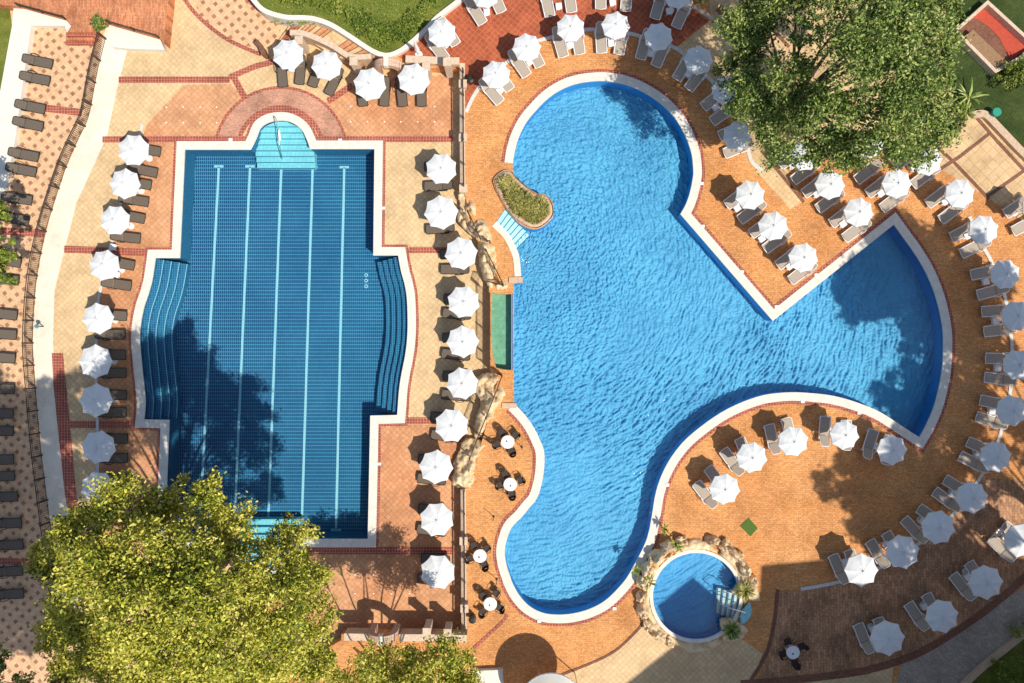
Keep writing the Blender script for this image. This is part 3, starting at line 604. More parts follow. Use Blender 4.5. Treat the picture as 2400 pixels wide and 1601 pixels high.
while len(sp) < 210:
    p = (random.uniform(min(q.x for q in kidI), max(q.x for q in kidI)), random.uniform(min(q.y for q in kidI), max(q.y for q in kidI)))
    if inside(p[0], p[1], kidI) and edist(p[0], p[1], kidI) > .05: sp.append((p[0], p[1], .25))
tag(blades('ornamental_grass', sp, .38, .5, 18, STRAW, .022).build('ornamental_grass', STRAW), 'dry olive ornamental grass filling the kidney planter', 'grass', kind='stuff')
# rocks round the round pool
ro = []
for k in range(60):
    a = 2*math.pi*k/60; r = RR + .62 + .28*math.sin(3*a+1) + .22*mnoise.noise(Vector((math.cos(a)*2, math.sin(a)*2, 5)))*2
    ro.append((rc.x + r*math.cos(a), rc.y + r*math.sin(a)))
def sector(a0, a1, seed, lab, h):
    n = 22; aa = [math.radians(a0 + (a1-a0)*k/(n-1)) for k in range(n)]
    out = [(rc.x + (RR+.16)*math.cos(a), rc.y + (RR+.16)*math.sin(a)) for a in aa]
    for a in reversed(aa):
        r = RR + .78 + .22*math.sin(5*a+seed) + .3*mnoise.noise(Vector((math.cos(a)*3, math.sin(a)*3, seed)))
        out.append((rc.x + r*math.cos(a), rc.y + r*math.sin(a)))
    tag(heightfield('rock_border', out, h, -.02, ROCK, seed, px=False, step=.1, jag=.7, smoothO=False), lab, 'rock', 'rocks around the round pool')
sector(15, 62, 11, 'upper right stretch of the rock border around the round pool', .8)
sector(63, 118, 12, 'topmost stretch of the rock border around the round pool', .6)
sector(119, 165, 13, 'upper left stretch of rocks between the round and free-form pools', .9)
sector(166, 232, 14, 'left stretch of the rock border around the round pool', .6)
sector(233, 300, 15, 'low rock border along the bottom of the round pool', .35)
struct(ring('round_pool_edge', circ(rc, RR - .04, 80), circ(rc, RR + .2, 80), .1, -.06, COPE))
def boulder(deg, rad, r, h, lab):
    a = math.radians(deg); bm = bmesh.new(); bmesh.ops.create_icosphere(bm, subdivisions=3, radius=1); sd = deg*.37
    for v in bm.verts:
        n = mnoise.fractal(v.co*1.3 + Vector((sd, sd*.5, 3)), 1, 2, 4); k = 1 + .55*n; v.co = Vector((v.co.x*r*k*1.15, v.co.y*r*k*.85, max(-.05, v.co.z*h*k)))
    me = bpy.data.meshes.new('boulder'); bm.to_mesh(me); bm.free(); o = link('boulder', me, ROCK); o.location = (rc.x + rad*math.cos(a), rc.y + rad*math.sin(a), 0); o.rotation_euler = (0, 0, a + 1.57)
    tag(o, lab, 'boulder', 'boulders around the round pool')
CL = ['twelve','one','two','three','four','five','six','seven','eight','nine','ten','eleven']
for k, (hr, rad, r, h) in enumerate([(0.5,3.95,.42,.75),(1,4.0,.5,1.1),(1.5,3.95,.45,.9),(2,3.85,.42,.8),(2.5,4.0,.38,.7),(7,3.7,.3,.45),(7.5,3.8,.42,.7),(8,3.85,.38,.75),(8.5,3.85,.45,.8),(9,3.8,.4,.8),(9.5,3.9,.45,.9),(10,3.95,.5,1.1),(10.5,4.0,.5,1.2),(11,4.0,.5,1.1),(11.5,4.0,.4,.8)]):
    h_ = int(hr); boulder(90 - hr*30, rad, r, h, 'tan boulder at about ' + ('half past ' if hr % 1 else '') + CL[h_ % 12] + (" o'clock" if not hr % 1 else '') + ' around the round pool')
pr1 = tl(2,3, 2000,735, 2060,660, 2080,560, 2150,560, 2230,640, 2285,805, 2180,812, 2090,770)
o = heightfield('rock_planter', pr1, .5, -.02, ROCK, 16, jag=.3, step=.09); tag(o, 'tan rock planter above the round pool steps', 'planter')
pr2 = tl(2,3, 1900,985, 1990,970, 2070,1000, 2170,1070, 2130,1150, 2040,1190, 1930,1180, 1925,1100)
o = heightfield('rock_planter', pr2, .5, -.02, ROCK, 17, jag=.3, step=.09); tag(o, 'shaded rock planter below the round pool steps', 'planter')
def clump(i, j, x, y, z, r, h, n, mat, w, lab, cat='plant', nm='grass_clump'):
    c = PT(i, j, x, y, z); m = blades('b', [(0, 0, 0)], r, h, n, mat, w); o = m.build(nm, mat); o.location = c; tag(o, lab, cat); return o
clump(2,3, 2130,715, .35, .75, .7, 160, STRAW, .03, 'sunlit grassy tuft on the rock planter above the round pool steps')
clump(2,3, 2005,1075, .35, .7, .7, 160, LEAFG, .03, 'dark grassy tuft on the shaded planter below the round pool steps')
AG = LEAFB
for (x, y, r, lab) in ((1240,635,.5,'spiky green palm plant on the left rocks of the round pool'), (1495,285,.42,'small palm plant on the rocks at the top of the round pool'), (1400,150,.35,'spiky seedling palm between free-form pool coping and rocks'), (1140,520,.35,'thin spiky plant overhanging the free-form pool edge'), (1530,1200-1180+300,.3,'tiny spiky plant on the round pool rocks near the top')):
    clump(2,3, x, y, .55, r*1.3, .6, 16, AG, .05, lab, 'plant', 'palm_plant')
rt = empty('round_pool_steps', PT(2,3,2000,860)); L = Vector(rt.location)
P0, P1 = PT(2,3,1905,715), PT(2,3,1885,945); Q0, Q1 = PT(2,3,2140,790), PT(2,3,2085,1010)
for k in range(5):
    f0, f1 = k/5, (k+1)/5; z = -.5 + .11*k; q = [P0.lerp(Q0, f0), P0.lerp(Q0, f1), P1.lerp(Q1, f1), P1.lerp(Q1, f0)]
    V = [Vector((p.x, p.y, zz)) - L for zz in (z+.05, -.85) for p in q]; MB().add(V, [(0,1,2,3),(0,1,5,4),(1,2,6,5),(2,3,7,6),(3,0,4,7)]).build('step', COPE, rt)
    d = q[3]-q[0]; mid = (q[0]+q[3])/2 - L; MB().obox((mid.x, mid.y), d, d.length, .1, z-L.z+.052, z-L.z+.058).build('nosing', LAPW, rt)
cq = PT(2,3, 2060,900)
for k in range(4):
    r = 1.05 - .2*k; z = .03 + .09*k
    MB().add([Vector((p.x, p.y, zz)) - L for zz in (z, -.02) for p in circ(cq, r, 24, math.radians(-75), math.radians(35), False)] , [list(range(24)), *[[a, a+1, 24+a+1, 24+a] for a in range(23)]]).build('curved_step', AQUA, rt)
tag(rt, 'blue and white steps leading down into the round pool', 'steps')
def handrail(pts, lab):
    rt = empty('pool_handrail', pts[0]); L = Vector(rt.location); Z = Vector((0, 0, 1))
    MB().tube([pts[0]-L, pts[0]-L+Z*.8, pts[1]-L+Z*.8, pts[2]-L+Z*.3, pts[2]-L-Z*.6], .035, 8).build('rail', METAL, rt); tag(rt, lab, 'handrail')
handrail([PT(2,3,2110,885), PT(2,3,1990,850), PT(2,3,1900,830)], 'steel handrail down the middle of the round pool steps')
handrail([PT(2,3,1985,715), PT(2,3,1940,700), PT(2,3,1850,715)], 'steel handrail beside the rocks at the round pool steps')
# ---------------------------------------------------------------- trees
def leaf_mesh(name, lobes, size, mat, parent, upb=.8, den=1.0):
    """lobes: (x,y,z,rx,rz,n)"""
    Pn, Sz = [], []
    for (x, y, z, rx, rz, n) in lobes:
        n = int(n*den); nc = max(7, n // 85)                       # leaf clusters spread through the lobe
        d = rng.normal(size=(nc, 3)); d /= np.linalg.norm(d, axis=1)[:, None]; d[:, 2] = np.where(d[:, 2] < -.3, -d[:, 2], d[:, 2])
        rad = rng.uniform(.45, 1.05, nc)[:, None]; c = d*rad*np.array([rx, rx, rz*1.25]) + np.array([x, y, z])
        idx = rng.integers(0, nc, n); Pn.append(c[idx] + rng.normal(size=(n, 3))*np.array([.30, .30, .2])*np.minimum(1.1, rx*.62)*rng.uniform(.55, 1.1, nc)[idx][:, None])
    Pn = np.concatenate(Pn); n = len(Pn)
    nr = rng.normal(size=(n, 3))*.65 + np.array([0, 0, upb]); nr /= np.linalg.norm(nr, axis=1)[:, None]
    t = np.cross(nr, rng.normal(size=(n, 3))); t /= np.linalg.norm(t, axis=1)[:, None]; b = np.cross(nr, t)
    s = (size*rng.uniform(.55, 1.3, n))[:, None]
    V = np.stack([Pn - t*s, Pn - b*s*.5 + nr*s*.1, Pn + t*s, Pn + b*s*.5 + nr*s*.1], 1).reshape(-1, 3)
    me = bpy.data.meshes.new(name); me.vertices.add(4*n); me.vertices.foreach_set('co', V.astype(np.float32).ravel())
    me.loops.add(4*n); me.loops.foreach_set('vertex_index', np.arange(4*n, dtype=np.int32)); me.polygons.add(n)
    me.polygons.foreach_set('loop_start', np.arange(0, 4*n, 4, dtype=np.int32)); me.polygons.foreach_set('loop_total', np.full(n, 4, dtype=np.int32)); me.update(); me.validate()
    return link(name, me, mat, parent)
def tree(name, base, lobes, tr, size, mat, label, group=None, den=1.0, upb=.8):
    rt = empty(name, base); L = Vector(rt.location)
    lb = [(x-L.x, y-L.y, z-L.z, rx, rz, n) for (x, y, z, rx, rz, n) in lobes]
    zc = sum(l[2] for l in lb)/len(lb); zl = min(l[2] for l in lb)*.55
    m = MB(); m.tube([(0,0,-.1), (.1,.05,zl*.5), (.05,-.1,zl), (0,0,zc*.92)], [tr*1.25, tr, tr*.8, tr*.35], 10); m.build('trunk', BARK, rt, True)
    m = MB()
    for l in lb:
        e = Vector((l[0], l[1], l[2])); s0 = Vector((.03, 0, random.uniform(zl*.8, zl*1.2))); mid = s0.lerp(e, .5) + Vector((random.uniform(-.3,.3), random.uniform(-.3,.3), .4))
        m.tube([s0, mid, e], [tr*.38, tr*.22, .03], 6)
        for q in range(3):
            f = e + Vector((random.uniform(-1,1), random.uniform(-1,1), random.uniform(-.2,.8)))*l[3]*.7; m.tube([mid.lerp(e, .5), (mid.lerp(e, .5)+f)/2 + Vector((0,0,.1)), f], [tr*.13, .035, .015], 5)
    m.build('branches', BARK, rt, True)
    leaf_mesh('crown', lb, size, mat, rt, den=den, upb=upb); tag(rt, label, 'tree', group); return rt
def lobe(px, py, h, rp, n=None, sq=.7):
    c = P((px, py), h); r = rp/PPM*(CAMH-h)/CAMH; return (c.x, c.y, c.z, r, r*sq, n or int(620*r*r))
LT = [(300,1190,15,72),(400,1180,14,62),(490,1170,15,58),(560,1240,14,66),(205,1250,14,75),(130,1310,12,55),(250,1330,17,90),(360,1300,17,85),(450,1290,17,72),(680,1270,12,60),(640,1330,14,58),(720,1350,12,62),(560,1370,16,62),(470,1400,18,90),(340,1420,18,95),(200,1430,15,85),(145,1470,12,55),(640,1420,15,80),(720,1450,12,62),(250,1530,15,80),(380,1530,17,95),(520,1510,17,90),(640,1520,14,85),(740,1545,11,60),(480,1610,15,80),(330,1620,13,80),(610,1620,12,80),(170,1560,10,50)]
tree('tree', P((520,1315), ZL), [lobe(*a) for a in LT], .42, .096, LEAFY, 'large yellow-green tree overhanging the lower left end of the lap pool', 'trees around the pools', den=2.9, upb=.4)
RT = [(1760,60,9,72),(1740,160,8,55),(1760,240,9,72),(1830,310,9,78),(1790,10,9,70),(1885,70,12,42),(1850,180,11,62),(1935,262,12,66),(1985,140,14,80),(2000,20,12,80),(2060,90,13,85),(2100,20,11,80),(2150,110,11,80),(2090,200,13,90),(2170,210,10,68),(2060,300,11,85),(2150,300,9,78),(1960,345,9,58),(1900,350,8,40),(2190,40,9,62),(1870,-40,11,80),(2080,-60,11,90),(2200,350-60,8,45),(1990,350,8,50),(2130,350,7,38)]
tree('tree', P((1800,290), 0), [lobe(*a, sq=.6) for a in RT], .4, .10, LEAFG, 'large dark green tree shading the loungers at the upper right', 'trees around the pools', den=2.3, upb=.5)
BT = [(880,1560,8,52),(960,1560,8,55),(1040,1540,8,48),(1090,1570,7,45),(830,1600,8,60),(980,1610,9,60),(1070,1620,8,60)]
tree('tree', P((960,1630), 0), [lobe(*a) for a in BT], .25, .09, LEAFY, 'smaller yellow-green tree at the bottom edge below the walled terrace', 'trees around the pools', den=3.2, upb=.5)
tree('tree', P((-20,640), ZL), [lobe(5,500,5,28),lobe(-30,560,6,45),lobe(15,590,5,26),lobe(8,640,4,30),lobe(-30,460,5,40),lobe(-30,640,5,40)], .15, .12, LEAFB, 'bright green bushy tree at the left edge over the brown loungers', 'trees around the pools', den=1.7)
tree('tree', P((-20,1590), ZL), [lobe(10,1590,5,50),lobe(70,1590,4,30),lobe(10,1545,4,25),lobe(-50,1560,6,60)], .12, .12, LEAFG, 'dark shrub-like tree in the bottom left corner', 'trees around the pools', den=.8)
# trees and the hotel just outside the picture, whose shade falls across the terraces
def shade_tree(sx, sy, h, r, den, lab):
    g = P((sx, sy), 0); c = Vector((g.x - SX*h, g.y - SY*h, h)); lb = []
    for k in range(9):
        a = k*2.4; q = r*.62*math.sqrt(k/8); lb.append((c.x+q*math.cos(a), c.y+q*math.sin(a), h+random.uniform(-1,1), r*.42, r*.3, 900))
    tree('tree', (c.x, c.y, 0), lb, .3, .22, LEAFG, lab, 'trees beyond the edge of the picture', den=den)
shade_tree(2120,650,21,4.6,3.4,'tall dense tree beyond the right edge, shading the pool tip')
shade_tree(2240,720,21,4.0,1.5,'second tall tree beyond the right edge of the picture')
shade_tree(2270,880,20,4.4,.45,'third tall tree beyond the right edge of the picture')
shade_tree(2180,985,22,3.8,.35,'slender open tree beyond the right edge of the picture')
shade_tree(2060,1130,23,4.3,1.3,'tall tree beyond the lower right corner shading the terrace')
shade_tree(2290,1060,21,4.4,.42,'broad tree beyond the lower right edge of the picture')
shade_tree(2170,1180,23,4.8,.6,'tallest tree beyond the lower right corner of the picture')
shade_tree(60,1180,24,4.6,1.5,'tall tree beyond the lower left corner of the picture')
shade_tree(40,1420,21,5.2,2.4,'broad tree beyond the lower left corner of the picture')
shade_tree(140,990,27,3.6,.45,'open tall tree beyond the bottom left edge of the picture')
shade_tree(20,1010,24,3.8,.8,'second tall tree beyond the lower left corner of the picture')
# hotel
hz = 24.0
def shp(p): g = P(p, 0); return Vector((g.x - SX*hz, g.y - SY*hz))
hot = [shp(p) for p in [(1784,1325),(1925,1312),(2060,1312),(2130,1270),(2220,1240),(2330,1290),(2470,1330),(2600,1500),(2600,2200),(1400,2200),(1400,1655),(1585,1508),(1560,1440),(1644,1373),(1700,1428),(1780,1387)]]
rt = empty('hotel', (hot[0].x, hot[0].y, 0)); L = Vector((hot[0].x, hot[0].y, 0))
m = MB(); hl = [(p.x-L.x, p.y-L.y) for p in hot]; m.strip([(x, y, -.9) for x, y in hl], [(x, y, hz) for x, y in hl], close=True); m.build('wall', WHITEW, rt); poly_mesh('roof', hl, [], STONE, hz - .01, parent=rt)
GL = plain('dark_glass', (.03,.04,.05), .1, .2, 2)
for k in range(len(hl)):
    a, b = Vector(hl[k]), Vector(hl[(k+1) % len(hl)]); d = b - a
    if d.length < 3 or k in (6,7,8): continue
    n = int(d.length // 3)
    for q in range(n):
        c = a + d*(q+.5)/n
        for fl in range(1, 8):
            if q % 2 == 0: MB().obox(c, d, 1.4, .12, fl*3-1.0, fl*3+.6).build('window', GL, rt)
tag(rt, 'white hotel block with dark windows standing beyond the lower right corner', 'building')

# ---------------------------------------------------------------- furniture prototypes
def canopy_mesh(R):
    m = MB(); n = 8; rad = [(.0, 2.33), (.35, 2.30), (.7, 2.225), (1.0, 2.12)]; K = 4; rings = []
    for f, z in rad[1:]:
        r_ = []
        for k in range(n):
            for q in range(K):
                a = 2*math.pi*(k+q/K)/n; t = q/K; sag = 1 - (.055*f)*math.sin(math.pi*t); ch = math.cos(math.pi/n)/math.cos(2*math.pi/n*(t-.5))
                r_.append((R*f*ch*sag/math.cos(math.pi/n)*math.cos(math.pi/n)/math.cos(math.pi/n)*math.cos(a), R*f*ch*sag/math.cos(math.pi/n)*math.sin(a), z - .055*f*math.sin(math.pi*t)))
        rings.append(r_)
    M = n*K; vs = [(0, 0, 2.33)] + [v for r_ in rings for v in r_] + [(x, y, z-.1) for x, y, z in rings[-1]]; fs = []
    for k in range(M):
        k2 = (k+1) % M; fs.append([0, 1+k, 1+k2])
        for g in range(3): fs.append([1+g*M+k, 1+(g+1)*M+k, 1+(g+1)*M+k2, 1+g*M+k2])
    return m.add(vs, fs)
def make_parasol(R=1.0):
    rt = empty('parasol', (0,0,0)); canopy_mesh(R).build('canopy', CANVAS, rt)
    MB().cyl(0,0,.0,2.36,.024,n=8).build('pole', WPLAST, rt); MB().cyl(0,0,2.36,2.47,.03,.012,8).build('finial', WPLAST, rt)
    MB().cyl(0,0,0,.07,.25,.22,20).cyl(0,0,.07,.3,.05,.04,10).build('base', WPLAST, rt)
    m = MB()
    for k in range(8):
        a = 2*math.pi*k/8; m.tube([(0,0,2.34), (R*.5*math.cos(a), R*.5*math.sin(a), 2.27), (R*.93*math.cos(a), R*.93*math.sin(a), 2.09)], .01, 4)
        m.tube([(0,0,1.9), (R*.5*math.cos(a), R*.5*math.sin(a), 2.26)], .008, 4)
    m.build('ribs', METAL, rt); return rt
def make_lounger(kind):                     # foot at the origin, head towards +x
    rt = empty('sun_lounger', (0,0,0)); fm, sm = (WPLAST, SLINGB) if kind == 'w' else (DPLAST, SLINGD)
    hw = .35 if kind == 'w' else .325; sx = 1.28; L = 2.0; bz = .30 if kind == 'w' else .20
    for s in (-1, 1):
        m = MB(); rr_ = .042 if kind == 'w' else .03
        m.tube([(0,s*hw*.92,.30), (.06,s*hw,.33), (.7,s*hw*1.02,.33), (1.15,s*hw*1.0,.32), (1.35,s*hw*.98,.30), (1.6,s*hw*.93,.30)], rr_, 6); m.build('side_rail', fm, rt, True)
        m = MB(); m.tube([(.98,s*hw,.33), (1.05,s*(hw+.07),.50), (1.3,s*(hw+.09),.54), (1.52,s*(hw+.06),.50), (1.6,s*hw,.32)], .026, 6); m.build('armrest', fm, rt, True)
        for x in (.22, 1.5):
            MB().tube([(x,s*hw*.95,.31), (x+(.04 if x > 1 else -.04),s*hw*.98,0)], [.03,.024], 6).build('leg', fm, rt)
    def panel(x0, x1, z0, z1, w0, w1, nm):
        m = MB(); A = []; B = []; n = 5
        for k in range(n):
            t = k/(n-1); x = x0+(x1-x0)*t; z = z0+(z1-z0)*t; w = w0+(w1-w0)*t; A.append((x,-w,z)); B.append((x,w,z))
        m.strip(A, B); m.strip([(a[0],a[1],a[2]-.03) for a in A], [(b[0],b[1],b[2]-.03) for b in B]); m.strip(A, [(a[0],a[1],a[2]-.03) for a in A]); m.strip(B, [(b[0],b[1],b[2]-.03) for b in B])
        return m.build(nm, sm, rt)
    g = .055 if kind == 'w' else .008
    panel(g, sx-.02, .345, .345, hw-g*.9, hw-g, 'seat'); panel(sx+.02, L-g, .355, .355+bz, hw-g, hw*.88-g, 'backrest')
    m = MB(); m.tube([(sx,-hw*.96,.35), (L-.12,-hw*.9,.35+bz*.84), (L,-hw*.62,.35+bz), (L,hw*.62,.35+bz), (L-.12,hw*.9,.35+bz*.84), (sx,hw*.96,.35)], .03, 6); m.build('back_frame', fm, rt, True)
    m = MB(); m.tube([(.02,-hw*.92,.33), (-.01,0,.33), (.02,hw*.92,.33)], .032, 6); m.build('foot_bar', fm, rt, True)
    return rt
def make_side():
    rt = empty('side_table', (0,0,0)); m = MB(); m.box(-.21,.21,-.21,.21,.40,.43); m.build('top', WPLAST, rt)
    for sx in (-1,1):
        for sy in (-1,1): MB().tube([(sx*.17,sy*.17,.4), (sx*.2,sy*.2,0)], [.02,.016], 6).build('leg', WPLAST, rt)
    MB().box(-.16,.16,-.16,.16,.15,.17).build('shelf', WPLAST, rt); return rt
def make_chair():
    rt = empty('armchair', (0,0,0)); MB().box(-.23,.22,-.23,.23,.40,.45).build('seat', WICK, rt)
    m = MB(); A = []; B = []
    for k in range(9):
        a = math.radians(-70+140*k/8); A.append((-.04-.22*math.cos(a), .25*math.sin(a), .45)); B.append((-.08-.25*math.cos(a), .27*math.sin(a), .86 if abs(a) < .9 else .72))
    m.strip(A, B); m.strip([(x-.025, y, z) for x, y, z in A], [(x-.025, y, z) for x, y, z in B]); m.strip(B, [(x-.025, y, z) for x, y, z in B]); m.build('backrest', WICK, rt)
    for s in (-1,1):
        MB().tube([(-.15,s*.26,.68), (.05,s*.28,.67), (.2,s*.26,.64), (.22,s*.24,.4)], .022, 6).build('armrest', DPLAST, rt, True)
        for x in (-.2,.2): MB().tube([(x,s*.21,.41), (x*1.1,s*.23,0)], [.018,.015], 6).build('leg', DPLAST, rt)
    return rt
def make_rtable():
    rt = empty('round_table', (0,0,0)); MB().cyl(0,0,.70,.735,.45,n=40).build('tabletop', WPLAST, rt); MB().cyl(0,0,.04,.70,.035,n=10).build('pedestal', METAL, rt)
    MB().cyl(0,0,0,.04,.24,.2,24).build('foot', METAL, rt)
    MB().cyl(.08,.05,.735,.77,.06,.05,12).build('ashtray', GL, rt); return rt
PRO = {}
def place(kind, maker, loc, rz, label, cat, group, sc=1):
    if kind not in PRO: o = PRO[kind] = maker()
    else: o = copy_tree(PRO[kind])
    o.location = loc; o.rotation_euler = (0, 0, rz); o.scale = (sc,)*3; o['label'] = label; o['category'] = cat; o['group'] = group; return o
WORDS = ['first','second','third','fourth','fifth','sixth','seventh','eighth','ninth','tenth','eleventh','twelfth','thirteenth','fourteenth','fifteenth','sixteenth','seventeenth','eighteenth','nineteenth','twentieth','twenty-first','twenty-second','twenty-third']
def lounger(kind, foot, head, lev, label, group):
    f = PT(*foot, lev + .35) if len(foot) == 4 else P(foot, lev+.35); h = PT(*head, lev + .5); d = h - f
    f = Vector((f.x, f.y, lev)); place('L'+kind, lambda: make_lounger(kind), f, math.atan2(d.y, d.x), label, 'sun lounger', group)
def parasol(at, dia, lev, label, group):
    c = PT(*at, lev + 2.2); R = dia/3.918/PPM/2*(CAMH-lev-2.15)/CAMH; place('U', make_parasol, (c.x, c.y, lev), random.uniform(0, .78), label, 'parasol', group, 1); o = [q for q in COL.objects if q.get('label') == label][-1]; o.scale = (R*1.04, R*1.04, random.uniform(.97, 1.03)); o.rotation_euler = (random.gauss(0, .022), random.gauss(0, .022), o.rotation_euler[2])
def sidet(at, lev, rz, label): c = PT(*at, lev+.42); place('S', make_side, (c.x, c.y, lev), rz, label, 'side table', 'small white tables between loungers')
# far-left strip of brown loungers
strip = [((0,0),(200,528),(480,590)), ((0,0),(172,685),(455,745)), ((0,0),(132,945),(412,1005)), ((0,0),(105,1100),(392,1165)), ((0,0),(62,1385),(352,1445)), ((0,0),(42,1525),(330,1585)), ((0,1),(12,230),(292,275)), ((0,1),(-18,410),(262,465)), ((0,1),(-90,800),(190,850)), ((0,1),(-110,980),(170,1010)), ((0,1),(-130,1300),(155,1330)), ((0,1),(-140,1490),(150,1510)),
 ((0,2),(-145,140),(138,160)), ((0,2),(-150,435),(130,440)), ((0,2),(-160,660),(120,665)), ((0,2),(-160,825),(120,825)), ((0,2),(-155,1095),(122,1085)), ((0,2),(-150,1250),(132,1235)), ((0,2),(-125,1440),(160,1425)), ((0,3),(-85,115),(195,100)), ((0,3),(-70,315),(210,300)), ((0,3),(-75,560),(208,540)), ((0,3),(-70,770),(215,750))]
for k, (t, hd, ft) in enumerate(strip):
    lounger('d', (*t, *ft), (*t, *hd), ZL, WORDS[k] + ' brown lounger from the top in the far left column on diamond paving', 'brown loungers along the far left strip')
# rows under parasols: (parasol, diameter, [(foot, head)...], table)
def rows(kind, lev, data, place_txt, gname, order='from the top'):
    for k, (u, dia, ls, tb) in enumerate(data):
        w = WORDS[k] + ' parasol ' + order
        if u: parasol(u, dia, lev, WORDS[k] + ' white parasol ' + order + ' ' + place_txt, 'white parasols ' + gname)
        for q, (f, h) in enumerate(ls):
            pos = ('upper ' if q == 0 else 'lower ') if len(ls) > 1 else 'single '
            if kind == 'w': pos = ('first ' if q == 0 else 'second ')
            cw = 'brown' if kind == 'd' else 'white-framed'
            lounger(kind, f, h, lev, pos + cw + ' lounger by the ' + WORDS[k] + ' parasol ' + order + ' ' + place_txt, ('brown' if kind == 'd' else 'white') + ' loungers ' + gname)
        if tb: sidet(tb, lev, random.uniform(-.4,.4) if not ls else math.atan2(-(ls[0][1][3]-ls[0][0][3]), ls[0][1][2]-ls[0][0][2]), 'small white table by the ' + w + ' ' + place_txt)
D = 4
A = [((0,0,1215,1375),265,[((0,0,1475,1395),(0,0,1195,1345)), ((0,0,1445,1590),(0,0,1160,1530))],None),
 ((0,1,1140,120),255,[((0,1,1390,135),(0,1,1110,85)), ((0,1,1365,290),(0,1,1090,245))],None),
 ((0,1,1042,460),250,[((0,1,1330,445),(0,1,1050,390)), ((0,1,1290,625),(0,1,1010,595))],(0,1,1030,700)),
 ((0,1,950,880),260,[((0,1,1235,875),(0,1,955,820)), ((0,1,1205,1060),(0,1,925,1020))],(0,1,1060,955)),
 ((0,1,890,1360),262,[((0,1,1165,1335),(0,1,890,1320)), ((0,1,1150,1505),(0,1,870,1505))],None),
 ((0,2,877,188),285,[((0,2,1155,125),(0,2,875,120)), ((0,2,1158,290),(0,2,880,290))],None),
 ((0,2,880,558),280,[((0,2,1160,495),(0,2,880,490)), ((0,2,1160,655),(0,2,885,655))],None),
 ((0,2,882,968),282,[((0,2,1170,895),(0,2,890,895)), ((0,2,1172,1075),(0,2,900,1075))],None),
 ((0,2,880,1350),275,[((0,2,1165,1265),(0,2,890,1270))],None)]
rows('d', ZL, A, 'left of the lap pool', 'left of the lap pool')
B = [((1,0,280,505),262,[((1,0,248,800),(1,0,222,530)), ((1,0,395,775),(1,0,415,520))],(1,0,325,625)),
 ((1,0,632,597),255,[((1,0,512,797),(1,0,590,545)), ((1,0,660,868),(1,0,775,630))],None),
 ((1,0,1050,755),275,[((1,0,985,975),(1,0,955,715)), ((1,0,1175,975),(1,0,1190,710))],None),
 ((1,0,1443,723),272,[((1,0,1350,978),(1,0,1320,715)), ((1,0,1520,978),(1,0,1515,715))],(1,0,1435,838))]
rows('d', ZL, B, 'above the lap pool steps', 'above the lap pool', 'from the left')
C = [((1,1,1690,-20),262,[((1,0,1545,1530),(1,0,1800,1520)), ((1,1,1545,143),(1,1,1800,130))],None),
 ((1,1,1700,378),285,[((1,1,1562,395),(1,1,1820,385)), ((1,1,1560,540),(1,1,1815,520))],None),
 ((1,1,1888,755),275,[((1,1,1690,770),(1,1,1950,755)), ((1,1,1695,905),(1,1,1955,905))],None),
 ((1,1,1897,1212),272,[((1,1,1725,1175),(1,1,1980,1170)), ((1,1,1715,1305),(1,1,1980,1330))],None),
 ((1,1,1895,1562),270,[((1,1,1712,1535),(1,1,1970,1530)), ((1,2,1705,110),(1,2,1965,140))],None),
 ((1,2,1905,388),270,[((1,2,1715,315),(1,2,1970,320)), ((1,2,1705,485),(1,2,1970,515))],None),
 ((1,2,1797,775),285,[((1,2,1605,690),(1,2,1870,710)), ((1,2,1608,855),(1,2,1875,890))],None),
 ((1,2,1655,1165),285,[((1,2,1490,1080),(1,2,1750,1100)), ((1,2,1482,1255),(1,2,1750,1285))],None),
 ((1,3,1655,85),285,[((1,2,1490,1535),(1,2,1750,1560)), ((1,3,1480,155),(1,3,1750,190))],None),
 ((1,3,1680,555),295,[((1,3,1518,425),(1,3,1780,440)), ((1,3,1485,610),(1,3,1755,650))],None)]
rows('d', ZL, C, 'right of the lap pool', 'between the lap pool and the dividing wall')
Wd = [((1,0,1710,292),240,[((1,0,1742,545),(1,0,1595,345)), ((1,0,1840,410),(1,0,1700,190))],(1,0,1745,400)),
 ((1,0,2200,692),240,[((1,0,2245,940),(1,0,2090,750)), ((1,0,2335,825),(1,0,2200,620))],(1,0,2240,830)),
 ((2,0,130,428),240,[((2,0,140,695),(2,0,0,480)), ((2,0,262,610),(2,0,150,385))],(2,0,160,570)),
 ((2,0,545,250),238,[((2,0,475,522),(2,0,415,290)), ((2,0,625,497),(2,0,590,240))],(2,0,532,415)),
 ((2,0,950,238),240,[((2,0,825,485),(2,0,815,240)), ((2,0,980,500),(2,0,1025,250))],(2,0,912,395)),
 ((2,0,1350,337),240,[((2,0,1178,542),(2,0,1245,310)), ((2,0,1318,608),(2,0,1420,370))],(2,0,1278,490)),
 ((2,0,1710,552),245,[((2,0,1510,728),(2,0,1640,520)), ((2,0,1618,820),(2,0,1770,620))],(2,0,1618,680)),
 ((2,0,1965,830),235,[((2,0,1755,985),(2,0,1950,830)), ((2,0,1835,1118),(2,0,2040,970))],(2,0,1870,985)),
 ((2,0,2080,1240),240,[((2,0,1905,1250),(2,0,2130,1150)), ((2,0,1950,1412),(2,0,2190,1310))],(2,0,2020,1290))]
rows('w', 0, Wd, "around the free-form pool's top", 'around the top of the free-form pool', 'from the left')
